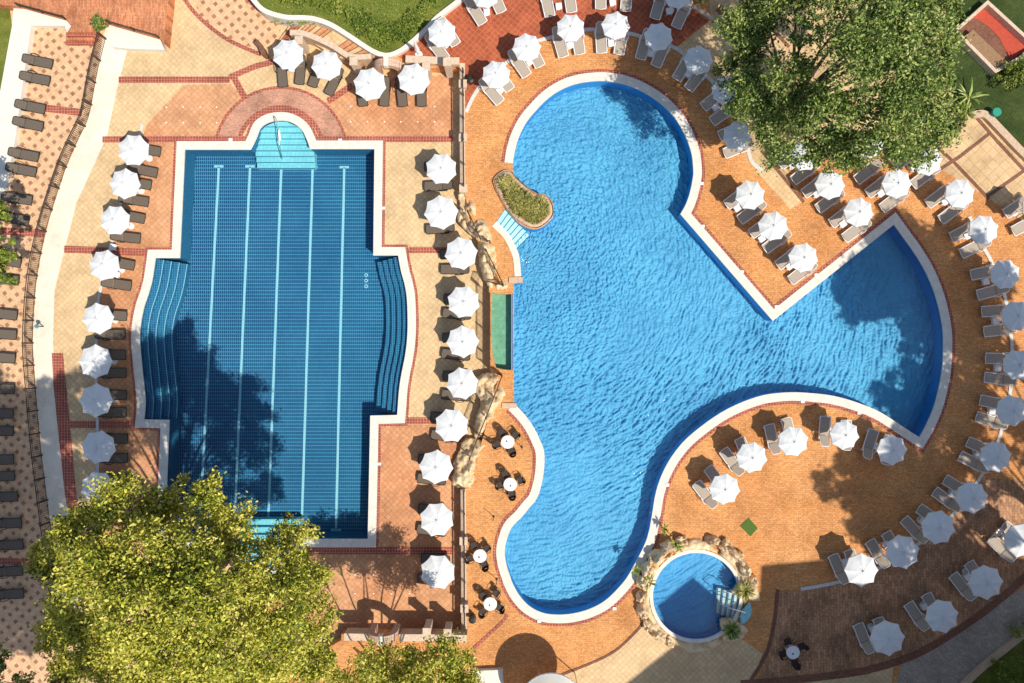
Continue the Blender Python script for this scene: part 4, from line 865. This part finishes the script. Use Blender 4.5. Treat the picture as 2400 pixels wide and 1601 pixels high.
W2 = [((1,0,2100,-50),240,[((1,0,2085,215),(1,0,1955,0)), ((1,0,2255,112),(1,0,2150,-130))],(1,0,2120,110)),
 (None,0,[((2,0,350,150),(2,0,300,-100)), ((2,0,550,112),(2,0,515,-140))],(2,0,430,55)),
 (None,0,[((2,0,815,82),(2,0,815,-180)), ((2,0,1042,102),(2,0,1065,-150))],(2,0,925,20)),
 ((2,0,1530,-50),240,[((2,0,1310,172),(2,0,1385,-70)), ((2,0,1505,252),(2,0,1610,20))],(2,0,1445,100))]
for k, s in enumerate(W2):
    u, dia, ls, tb = s; nm = ['leftmost','second','third','rightmost'][k]
    if u: parasol(u, dia, 0, nm + ' white parasol cut by the top edge over red paving', 'white parasols on the red paving')
    for q, (f, h) in enumerate(ls): lounger('w', f, h, 0, ['left','right'][q] + ' white-framed lounger of the ' + nm + ' pair at the top on red paving', 'white loungers on the red paving')
    sidet(tb, 0, .1, 'small white table of the ' + nm + ' lounger pair on red paving')
def grp(i, j, ux, uy, ax, ay, bx, by, tx, ty, dia=250, ang=None):
    def hd(fx, fy):
        if ang is not None: return (i, j, fx + 266*math.cos(math.radians(ang)), fy - 266*math.sin(math.radians(ang)))
        return (i, j, fx + 215, fy - 158)
    return ((i,j,ux,uy), dia, [((i,j,ax,ay), hd(ax, ay)), ((i,j,bx,by), hd(bx, by))], (i,j,tx,ty) if tx is not None else None)
E1 = [grp(2,1, 2185,228, 1968,318, 2090,455, 2070,345), grp(2,1, 2426,512, 2195,585, 2320,725, 2295,625), grp(3,1, 325,788, 90,875, 205,1012, 200,880)]
rows('w', 0, E1, 'on the deck point', 'on the pointed deck', 'from the top')
E2 = [grp(3,0, 355,1430, 110,1520, 230,1660, 225,1520), grp(3,1, 580,122, 330,215, 455,355, 450,215), grp(3,1, 835,383, 580,490, 700,625, 690,490)]
rows('w', 0, E2, 'in the middle diagonal row', 'in the middle diagonal row', 'from the top')
E3 = [((3,0,930,1320),235,[((3,0,700,1510),(3,0,915,1350)), ((3,1,810,90),(3,1,1025,-70))],None), grp(3,1, 1185,105, 915,215, 1045,350, 1040,210)]
rows('w', 0, E3, 'in the third diagonal row', 'in the third diagonal row', 'from the top')
E4 = [grp(3,0, 1475,1455, 1160,1530, 1330,1700, 1345,1540), grp(3,1, 1770,203, 1465,310, 1585,455, 1630,285), grp(3,1, 1990,540, 1685,615, 1775,765, 1835,600, 250, 26), 
 ((3,1,2188,955),252,[((3,1,1865,960),(3,1,2125,905)), ((3,1,1925,1145),(3,1,2185,1075))],(3,1,2005,1020)),
 ((3,1,2280,1330),255,[((3,1,1965,1295),(3,1,2230,1280)), ((3,1,1985,1480),(3,1,2250,1450))],(3,1,2095,1385)),
 ((3,2,2305,225),260,[((3,2,2000,155),(3,2,2265,165)), ((3,2,1990,330),(3,2,2255,360))],(3,2,2115,250)),
 ((3,2,2248,640),262,[((3,2,1950,540),(3,2,2205,590)), ((3,2,1915,690),(3,2,2170,765))],(3,2,2060,645)),
 ((3,2,2105,1062),262,[((3,2,1835,920),(3,2,2070,1025)), ((3,2,1765,1050),(3,2,2000,1170))],(3,2,1930,1040)),
 ((3,2,1875,1440),270,[((3,2,1625,1265),(3,2,1845,1400)), ((3,2,1530,1375),(3,2,1745,1530))],(3,2,1700,1405)),
 ((3,3,1575,150),285,[((3,2,1385,1530),(3,2,1600,1680)), ((3,3,1250,65),(3,3,1430,255))],(3,3,1425,85)),
 ((3,3,1240,382),285,[((3,3,1085,190),(3,3,1210,400)), ((3,3,935,265),(3,3,1065,470))],(3,3,1085,300)),
 ((3,3,867,545),280,[((3,3,745,350),(3,3,830,590)), ((3,3,598,395),(3,3,700,625))],(3,3,712,460))]
rows('w', 0, E4, 'along the right-hand arc', 'along the right-hand arc', 'from the top')
E5 = [((3,1,2475,335),250,[((3,1,2180,400),(3,1,2400,260)), ((3,1,2250,560),(3,1,2480,440))],None), ((3,3,2330,270),285,[((3,3,2165,115),(3,3,2370,280)), ((3,3,2045,240),(3,3,2235,420))],(3,3,2190,240)),
 ((3,3,2010,650),288,[((3,3,1845,465),(3,3,1990,680)), ((3,3,1700,575),(3,3,1865,780))],(3,3,1835,600)),
 ((3,3,1600,970),280,[((3,3,1455,755),(3,3,1575,990)), ((3,3,1290,840),(3,3,1440,1060))],(3,3,1440,870)),
 ((3,3,1100,1180),290,[((3,3,1010,975),(3,3,1095,1220)), ((3,3,828,1030),(3,3,930,1270))],(3,3,965,1080))]
rows('w', 0, E5, 'in the outer lawn row', 'in the outermost right row', 'from the top')
E6 = [((2,2,1955,1360),260,[((2,2,1800,1160),(2,2,1960,1370)), ((2,2,1690,1300),(2,2,1850,1500))],None), ((2,2,2205,1070),260,[((2,2,2090,890),(2,2,2190,1130)), ((2,2,1940,995),(2,2,2090,1195))],None),
 ((3,2,235,915),255,[((3,2,165,705),(3,2,235,960)), ((3,2,10,765),(3,2,75,1020))],None), ((3,2,705,865),245,[((3,2,720,725),(3,2,715,990)), ((3,2,530,690),(3,2,520,955))],None),
 ((3,2,1140,1000),255,[((3,2,1125,865),(3,2,1070,1110)), ((3,2,975,815),(3,2,905,1065))],None)]
rows('w', 0, E6, 'below the curved shore', 'below the curved shore of the free-form pool', 'from the left')
# café sets
sets = [((1,2,2312,925),[(2260,840),(2215,950),(2385,865),(2350,1015)],'topmost round table'), ((1,2,2335,1315),[(2290,1225),(2240,1325),(2430,1280),(2350,1410)],'second round table'), ((1,3,2057,405),[(2005,310),(2118,338),(1965,430),(2098,492)],'third round table'), ((1,3,2152,845),[(2085,770),(2205,750),(2085,920),(2240,885)],'fourth round table'), ((3,3,230,1290),[(185,1195),(315,1240),(140,1310),(252,1388)],'round table in the shaded lower right')]
for (at, chs, nm) in sets:
    c = PT(*at, .72); tx = nm if 'shaded' in nm else nm + ' right of the dividing wall'
    place('T', make_rtable, (c.x, c.y, 0), random.uniform(0, 6), 'white ' + tx + (', four chairs around it' if 'shaded' not in nm else ', four chairs around'), 'table', 'round café tables')
    for q, (x, y) in enumerate(chs):
        g = PT(at[0], at[1], x, y, .5); d = Vector((c.x-g.x, c.y-g.y)); place('C', make_chair, (g.x, g.y, 0), math.atan2(d.y, d.x), ('dark wicker chair ' + ['upper left of', 'upper right of', 'lower left of', 'lower right of'][{0:0,1:1 if nm not in ('topmost round table','second round table') and 'shaded' not in nm or True else 1,2:2,3:3}[q]] + ' the ' + tx), 'chair', 'dark chairs around the café tables')
for q, (i, j, x, y, tx) in enumerate([(1,3,2210,615,'below the third round table'), (1,3,2182,40,'above the third round table'), (2,2,90,970,'right of the topmost round table')]):
    g = PT(i, j, x, y, 0); rt = empty('slim_post', g); MB().cyl(0,0,0,1.3,.022,n=8).build('pole', IRON, rt); MB().cyl(0,0,0,.03,.09,n=12).build('foot', IRON, rt); tag(rt, 'slim dark metal post ' + tx, 'post', 'slim dark posts')
def bin_(at, lab):
    g = PT(*at, .3); rt = empty('waste_bin', (g.x, g.y, 0)); MB().cyl(0,0,0,.6,.2,.26,16).build('body', DPLAST, rt); MB().cyl(0,0,.6,.66,.27,.12,16).build('lid', DPLAST, rt); tag(rt, lab, 'bin', 'dark waste bins')
bin_((1,0,1970,740), 'dark waste bin beside the upper end of the dividing wall'); bin_((1,3,1990,975), 'dark waste bin near the lower end of the dividing wall')
g = PT(1,0,1475,440,1.2); rt = empty('closed_parasol', (g.x, g.y, 0)); MB().cyl(0,0,.9,2.4,.17,.03,8).build('furled_canvas', CANVAS, rt); MB().cyl(0,0,0,2.5,.025,n=8).build('pole', WPLAST, rt); MB().cyl(0,0,0,.08,.26,n=16).build('base', WPLAST, rt); tag(rt, 'furled white parasol beside the kerb wall on red paving', 'parasol')
for k, (i, j, x, y, z) in enumerate([(2,1,1740,120,0),(2,1,1750,512,0),(2,1,2108,930,0),(3,1,440,958,0),(3,1,75,1250,0),(3,2,315,553,0),(3,2,835,657,0),(2,2,1425,1318,0),(2,3,940,885,0),(2,3,250,1000,0),(1,0,775,1290,ZL),(0,0,2120,1285,ZL),(1,1,1170,345,ZL),(1,2,1132,1125,ZL)]):
    g = PT(i, j, x, y, z); MBx = MB().box(-.13,.13,-.1,.1,0,.03); o = MBx.build('skimmer_lid', WPLAST); o.location = (g.x, g.y, z+.046)
    tag(o, WORDS[k] + ' small white skimmer lid set on a pool coping, counted round the pools', 'lid', 'skimmer lids on the pool copings')
lg = [(0,0,x,y) for y in (985,1128) for x in (1530,1685,1840,1990)] + [(1,0,x,y) for y in (980,1120) for x in (870,1025,1180,1330,1485,1640) if y > 1000 or x in (870,1640)] + [(1,3,x,y) for y in (575,748) for x in (910,1080,1245,1410)]
mlg = MB()
for (i, j, x, y) in lg:
    g = PT(i, j, x, y, ZL)
    o = MB().cyl(0,0,0,.012,.055,n=10).build('floor_light', WPLAST); o.location = (g.x, g.y, ZL+.03)
    kk = lg.index((i, j, x, y)); zone = ('left above' if i == 0 else 'right above' if j == 0 else 'below'); row = [q for q in lg if q[0] == i and q[1] == j and q[3] == y]
    tag(o, WORDS[row.index((i, j, x, y))] + ' deck light from the left, ' + ('lower' if y > 1100 or y == 748 else 'upper') + ' row, salmon paving ' + zone + ' the lap pool', 'light', 'round lights set in the salmon paving')
g = PT(0,1,365,1430,ZL+.4); rt = empty('path_light', (g.x, g.y, ZL)); MB().cyl(0,0,0,.7,.04,n=10).build('post', IRON, rt); MB().cyl(0,0,.7,.85,.16,.1,16).build('lamp_head', plain('teal_lamp', (.1,.3,.3), .4, .1), rt); tag(rt, 'short path light with teal head on the pale path', 'light')
# ---------------------------------------------------------------- railings and walls
def railing(pts, h, lab, base=0.0, mat=IRON, sp=.13, pg=1.6, sm=True, off=0.0):
    pp = [P(p, base) for p in (smooth(pts, 4) if sm else pts)]; rt = empty('railing', pp[0]); L = Vector(rt.location)
    pl = [p - L for p in pp]; Z = Vector((0,0,1))
    for hh, r in ((h, .035), (h*.86, .018), (.12, .018)): MB().tube([p + Z*hh for p in pl], r, 6).build('rail', WOODR if hh == h and mat is WOODR else mat, rt)
    cum = [0]
    for a, b in zip(pl, pl[1:]): cum.append(cum[-1] + (b-a).length)
    def at(s):
        for k in range(len(pl)-1):
            if s <= cum[k+1] + 1e-6: return pl[k].lerp(pl[k+1], (s-cum[k])/max(1e-6, cum[k+1]-cum[k]))
        return pl[-1]
    n = max(1, round(cum[-1]/pg))
    for k in range(n+1):
        p = at(cum[-1]*k/n); MB().box(p.x-.045,p.x+.045,p.y-.045,p.y+.045,0,h+.06).build('post', mat, rt)
    nb = int(cum[-1]/sp); m = MB()
    for k in range(1, nb):
        p = at(cum[-1]*k/nb); m.box(p.x-.012,p.x+.012,p.y-.012,p.y+.012,.12,h*.86)
    m.build('balusters', mat, rt); tag(rt, lab, 'railing'); return rt
railing([(249,92),(246,105),(228,179),(213,260),(203,292),(180,339),(154,400),(118,510),(98,594),(85,676),(78,800),(85,910),(98,1055),(116,1200),(128,1290),(140,1380)], 1.1, 'long curved dark railing between the pale path and the diamond paving', ZL)
railing(tl(1,1, 1950,390, 2065,640, 2150,665), 1.0, 'short dark railing across the upper waterfall rocks', .55, sm=False)
railing(tl(1,1, 2115,740, 2270,1050), 1.0, 'straight slanting railing on the rocks above the green basin', .3, sm=False)
railing(tl(1,1, 2270,1060, 2120,1025, 2100,1110, 2150,1130, 2150,1567) + tl(1,2, 2150,270, 2255,305), 1.0, 'dark railing along the left side of the green basin', .05, sm=False)
railing(tl(1,2, 2258,320, 2150,600, 2050,850, 1965,1065), 1.0, 'long slanting railing over the lower waterfall rocks', .35, sm=False)
railing(tl(1,2, 1960,770, 2050,850, 2160,925), .6, 'low dark rail crossing the lower rocks towards a round table', .4, sm=False)
def wall(pts, w, z0, z1, lab, pillars=(), mat=STONE, cap=CAPM, rail=True, sm=False, gaps=()):
    pp = [P(p, z0) for p in (smooth(pts, 5) if sm else pts)]; rt = empty('garden_wall', pp[0]); L = Vector(rt.location)
    pl = [(p.x-L.x, p.y-L.y) for p in pp]; ring('wall', offset(pl, w/2), offset(pl, -w/2), z1-L.z, -.02, mat, False, rt); ring('coping', offset(pl, w/2+.04), offset(pl, -w/2-.04), z1-L.z+.07, z1-L.z+.002, cap, False, rt)
    for (px, py, hh) in pillars:
        g = P((px, py), z1) - L; o = MB().box(-.22,.22,-.22,.22,0,0+z1+hh-z0).box(-.27,.27,-.27,.27,z1+hh-z0+.002,z1+hh-z0+.09).build('pillar', cap, rt); o.location = (g.x, g.y, 0)
    tag(rt, lab, 'wall'); return rt
wall([(1086,162),(1086,330),(1087,452)], .28, ZL, .1, 'upper part of the long dividing wall between the two terraces', [(1086,203,.5),(1086,328,.5),(1087,446,.5)])
wall([(1088,1140),(1089,1300),(1090,1478)], .28, ZL, .1, 'lower part of the long dividing wall between the two terraces', [(1088,1262,.6),(1090,1418,.6)])
railing([(1086,170),(1087,320),(1088,440)], .75, 'dark railing on top of the upper dividing wall', .17, sm=False)
railing([(1088,1150),(1089,1250),(1090,1470)], .75, 'dark railing on top of the lower dividing wall', .17, sm=False)
wall([(815,1478),(870,1479)], .4, 0, 1.0, 'short left stub of the lower garden wall beside the arch', mat=STONE)
wall([(942,1480),(1000,1480),(1096,1482)], .4, 0, 1.0, 'right stretch of the lower garden wall below the walled terrace', [(1003,1472,.6),(1050,1478,.35)])
wall([(695,98),(725,100),(758,112),(795,130),(832,152),(880,152)], .28, ZL, .55, 'curved retaining wall between the stairs and the parasols', [(704,99,.3),(833,151,.5)], sm=True)
wall([(958,158),(1000,160),(1048,162),(1080,163)], .4, ZL, .55, 'right stretch of the upper garden wall next to the arch', [(1051,158,.9),(1000,160,.2)])
wall([(610,108),(622,122),(628,138)], .25, ZL, -.1, 'dark low wall end left of the uppermost parasols', mat=BROWNB, cap=BROWNB)
def arch(c, base, w, h, lab, foot=0):
    g = P(c, base); rt = empty('brick_arch', g); n = 16; R = w/2; T_ = .42; m = MB(); D_ = .5
    for (r0, r1) in ((R, R+T_),):
        a = [(math.cos(math.pi*k/n), math.sin(math.pi*k/n)) for k in range(n+1)]
        A = [(r0*x, -D_/2, h+r0*y) for x, y in a]; B = [(r1*x, -D_/2, h+r1*y) for x, y in a]; A2 = [(x, D_/2, z) for x, y, z in A]; B2 = [(x, D_/2, z) for x, y, z in B]
        m.strip(A, B); m.strip(A2, B2); m.strip(A, A2); m.strip(B, B2)
    m.build('arch_ring', BRICKW, rt)
    for s in (-1, 1): MB().box(min(s*R, s*(R+T_)), max(s*R, s*(R+T_)), -D_/2, D_/2, -.02, h).build('pier', BRICKW, rt)
    MB().box(-.16,.16,-D_/2-.04,D_/2+.04,h+R+.02,h+R+T_+.06).build('keystone', COPE, rt); tag(rt, lab, 'arch', 'round brick archways')
arch((918,175), ZL, 1.15, 1.3, 'round brick archway in the upper garden wall')
arch((905,1470), 0, 1.15, 1.2, 'round brick archway in the lower garden wall')
# stairs from the patterned paving up to the red paving
lowc = smooth(tl(1,0, 185,395, 280,372, 380,352, 520,392, 640,472, 780,535, 900,602), 5); upc = smooth(tl(1,0, 330,192, 440,200, 560,212, 700,252, 860,312, 1010,425, 1160,510), 5)
def along(c, t):
    s = t*(len(c)-1); k = min(int(s), len(c)-2); f = s-k; return (c[k][0]+(c[k+1][0]-c[k][0])*f, c[k][1]+(c[k+1][1]-c[k][1])*f)
rt = empty('garden_stairs', P(lowc[0], ZL)); L = Vector(rt.location)
tt = [0,.06,.12,.18,.24,.30,.36,.42,.48,.52,.70,.75,.80,.85,.90,1.0]
for k in range(15):
    z = ZL + .06*(k+1); t0, t1 = tt[k], tt[k+1]; q = [P(along(lowc, t0), z), P(along(lowc, t1), z), P(along(upc, t1), z), P(along(upc, t0), z)]
    V = [Vector((p.x, p.y, zz)) - L for zz in (z, ZL-.02) for p in q]
    o = MB().add(V, [(0,1,2,3),(0,1,5,4),(1,2,6,5),(2,3,7,6),(3,0,4,7)]).build('step', REDT if k in (1,2) else SALMON if k % 3 else CREAM, rt)
    d = q[3]-q[0]; mid = (q[0]+q[3])/2 - L + (q[1]-q[0]).normalized()*.03; MB().obox((mid.x, mid.y), d, d.length, .05, z-L.z+.001, z-L.z+.006).build('nosing', BROWNB, rt)
tag(rt, 'wide shallow garden stairs curving between kerb wall and garden wall', 'stairs')
# top-left brick terrace with white walls
tp = [P(p, 0) for p in [(-400,-400),(415,-400),(395,0),(384,102),(374,89),(256,55),(240,50),(217,46),(217,75),(158,75),(168,60),(154,44),(46,14),(15,12),(-400,-40)]]
struct(poly_mesh('brick_terrace', tp, [], TERR, 0, ZL))
rt = empty('terrace_steps', PT(0,0,735,350,ZL)); L = Vector(rt.location)
for k in range(3):
    z = ZL + .68 - .225*k; a, b = P((155, 75+9.7*k), z), P((218, 75+9.7*(k+1)), z); MB().box(a.x-L.x, b.x-L.x, b.y-L.y, a.y-L.y, -.01, z-L.z).build('step', TERR if k % 2 else RED, rt)
tag(rt, 'three brick steps down from the brick terrace', 'steps')
def low(name, pts, z0, z1, mat, lab, cat='wall'):
    o = poly_mesh(name, [P(p, z1) for p in pts], [], mat, z1, z0); tag(o, lab, cat); return o
low('white_wall', [(33,6),(46,16),(154,46),(168,62),(158,82),(152,61),(73,60),(49,225),(34,334),(16,425),(-60,700),(-120,700),(0,215),(28,60)], ZL, ZL+.45, WHITEW, 'broad white wall along the far left strip of loungers')
low('white_wall', [(256,57),(374,90),(386,117),(299,114),(262,110),(250,92)], ZL, ZL+.5, WHITEW, 'white wall block below the right part of the brick terrace')
railing([(48,16),(154,45)], .5, 'thin rail on the white wall left of the terrace steps', .02, sm=False); railing([(258,56),(373,89)], .5, 'thin rail on the white wall right of the terrace steps', .02, sm=False)
def shrub(pts, z, size, mat, lab, n=500, nm='shrub', cat='shrub'):
    c = P(pts[0][:2], z); rt = empty(nm, c); lb = []
    for (x, y, r) in pts:
        q = P((x, y), z) - c; lb.append((q.x, q.y, r*.4, r, r*.55, int(n*r*r)))
    leaf_mesh('foliage', lb, size, mat, rt); m = MB()
    for l in lb: m.tube([(l[0], l[1], -.1), (l[0]+.05, l[1], l[2])], .025, 5)
    m.build('stems', BARK, rt); tag(rt, lab, cat); return rt
shrub([(236,50,.5),(228,56,.4),(246,58,.35),(232,66,.3)], .25, .07, LEAFG, 'leafy potted shrub at the terrace corner above the long railing', 1500)
# hedge along the lawn
hs = smooth(tl(1,0, 160,60, 280,80, 440,100, 560,110, 700,150, 850,230, 980,320, 1100,410, 1210,430, 1320,390, 1430,300, 1530,200, 1620,110), 4)
for k in range(0, len(hs), 2):
    if k in (0,): pass
lbs = []
rt = empty('hedge', P(hs[0], .1)); L = Vector(rt.location)
for k, p in enumerate(hs):
    q = P(p, .1) - L; r = .34 + .2*math.sin(k*1.3)**2 + (.3 if 22 < k < 42 else 0)
    inw = Vector((0, .35)); lbs.append((q.x, q.y + .75, .2, r, .22, int(560*r)))
leaf_mesh('foliage', lbs, .08, LEAFB, rt); m = MB()
for l in lbs[::2]: m.tube([(l[0], l[1], 0), (l[0], l[1], .35)], .03, 5)
m.build('stems', BARK, rt); tag(rt, 'loose green hedge along the kerb wall of the sunny lawn', 'hedge')
# low grass tufts over the lawn
m = blades('t', [(P((random.uniform(640,1030), random.uniform(-5,95)), .1).x, P((700, random.uniform(-5,60)), .1).y, .1) for _ in range(500)], .14, .12, 6, LAWN, .02)
tag(m.build('grass_tufts', LEAFB), 'short grass tufts growing on the sunny lawn', 'grass', kind='stuff')
# upper right court with white walls
ctz = .55; cq = [T(3,0,1705,282), T(3,0,2020,0), T(3,0,2500,440), T(3,0,2090,672)]
rt = empty('walled_court', P(cq[0], 0)); L = Vector(rt.location); co = [P(p, ctz) for p in cq]
pl = [(p.x-L.x, p.y-L.y) for p in co]; ring('wall', pl, offset(pl, -.22, True), ctz, -.02, CAPM, True, rt)
poly_mesh('floor', [tuple(p) for p in offset(pl, -.28, True)], [], BROWNB, .03, parent=rt)  # brown stands in for the shaded half of the red floor
rf = [T(3,0,1850,160), T(3,0,2010,30), T(3,0,2430,410), T(3,0,2230,550), T(3,0,2190,480), T(3,0,2120,340), T(3,0,2020,240), T(3,0,1930,180)]
poly_mesh('sunlit_red_floor', [(p.x-L.x, p.y-L.y) for p in [P(q, .05) for q in rf]], [], plain('sunlit_red_carpet', (.56,.09,.05), .9, .3, 6), .05, parent=rt)  # sunlit half as a red sheet, its curved edge drawing the shadow line
a, b = PT(3,0,1940,330,1.0)-L, PT(3,0,2160,540,1.0)-L; MB().obox((a+b)/2, b-a, 3.3, .9, .04, .45).build('wooden_counter', WOODR, rt)
tag(rt, 'white walled court with red floor in the upper right corner', 'building')
o = band('kerb', [T(3,0,1830,1060),T(3,0,1930,1040),T(3,0,2010,1050),T(3,0,2130,1170),T(3,0,2351,1400),T(3,0,2600,1640)], .5, STONE, .03); bpy.data.objects.remove(o)
kq = [P(p, .3) for p in smooth([T(3,0,1830,1070),T(3,0,1930,1045),T(3,0,2010,1055),T(3,0,2130,1175),T(3,0,2351,1405),T(3,0,2600,1640)], 4)]
tag(ring('kerb_wall', offset(kq, .24), offset(kq, -.24), .3, -.02, STONE, False), 'low beige kerb wall between cream terrace and shaded lawn', 'wall')
kq = [P(p, .2) for p in smooth([T(3,3,1780,1620),T(3,3,1960,1440),T(3,3,2351,1125),T(3,3,2700,850)], 4)]
tag(ring('kerb_wall', offset(kq, .2), offset(kq, -.2), .25, -.02, STONE, False), 'low pale kerb wall in the lower right corner', 'wall')
kq = [P(p, .2) for p in [(1600,0),(1630,18),(1672,45)]]
tag(ring('kerb_wall', offset(kq, .13), offset(kq, -.13), .25, -.02, STONE, False), 'short pale kerb wall beside the cream terrace at the top', 'wall')
clump(3,0, 1790,1030, .1, 1.1, .7, 30, AG, .06, 'spiky palm plant in a pot beside the shaded lawn', 'plant', 'palm_plant')
clump(3,0, 1830,900, .1, 1.2, .8, 26, LEAFG, .05, 'dark spiky palm plant under the tree edge by the shaded lawn', 'plant', 'palm_plant')
g = PT(3,0,1750,1105,.2); MBp = MB().cyl(0,0,0,.35,.2,.26,16).build('flower_pot', plain('terracotta', (.45,.13,.06), .8, .2, 6)); MBp.location = (g.x, g.y, 0); tag(MBp, 'terracotta flower pot at the corner of the cream terrace', 'pot')
g = PT(3,0,2080,1040,.3); o = MB().cyl(0,0,0,.5,.3,.26,14).cyl(0,0,.5,.58,.3,.3,14).build('garden_bin', plain('teal_plastic', (.03,.3,.2), .5, .1)); o.location = (g.x, g.y, 0); tag(o, 'small teal plastic bin on the shaded lawn', 'bin')
shrub([(2390,165,1.1),(2350,190,.9),(2400,200,1.0),(2365,160,.8)], .3, .09, LEAFB, 'green shrub below the corner of the walled court', 500)
shrub([(2335,1560,.8),(2345,1590,1.0),(2390,1530,1.1),(2375,1470,.7),(2400,1590,1.2)], .1, .09, LEAFB, 'green shrub in the lower right corner lawn', 400)
shrub([(1650,-6,.7),(1625,-15,.6)], .1, .08, LEAFG, 'small green shrub at the top edge beside the red paving', 800)
for (x, y, tx) in ((1690,25,'near the top edge of the cream terrace'), (1680,168,'beside the seventh parasol on the cream terrace'), (2240,303,'under the palm plant on the cream terrace')):
    g = P((x, y), 0); o = MB().obox((0,0), (1,1), .55, .55, 0, .02).build('manhole_cover', plain('cover_red', (.3,.09,.06), .8, .2, 5)); o.location = (g.x, g.y, .026); tag(o, 'square reddish access cover ' + tx, 'cover', 'square access covers')
for (x, y) in ((T(3,1,2035,262)), (T(3,0,1712,1490)), T(3,0,2040,1230)):
    pass
low('cream_roof', [(1108,1573),(1178,1570),(1182,1640),(1108,1640)], -.02, .4, WHITEW, 'cream flat-topped service block cut by the bottom edge', 'block')
# white canopy at the bottom edge
g = P((1292,1658), 3.2); rt = empty('canopy_tent', (g.x, g.y, 0)); m = MB(); n = 40; rr = 2.1
R2 = [[(rr*f*math.cos(2*math.pi*k/n), rr*f*math.sin(2*math.pi*k/n), z) for k in range(n)] for f, z in ((1, 3.0), (.75, 3.35), (.45, 3.6), (.002, 3.72))]
for a, b in zip(R2, R2[1:]): m.strip(a, b, close=True)
m.build('roof', WHITEW, rt, True); MB().tube(R2[0], .05, 6, True).build('rim', METAL, rt, True)
for k in range(4): MB().cyl(rr*.93*math.cos(k*1.571+.4), rr*.93*math.sin(k*1.571+.4), 0, 3.0, .04, n=8).build('post', METAL, rt)
tag(rt, 'round white canopy cut by the bottom edge, casting a curved shadow', 'canopy')
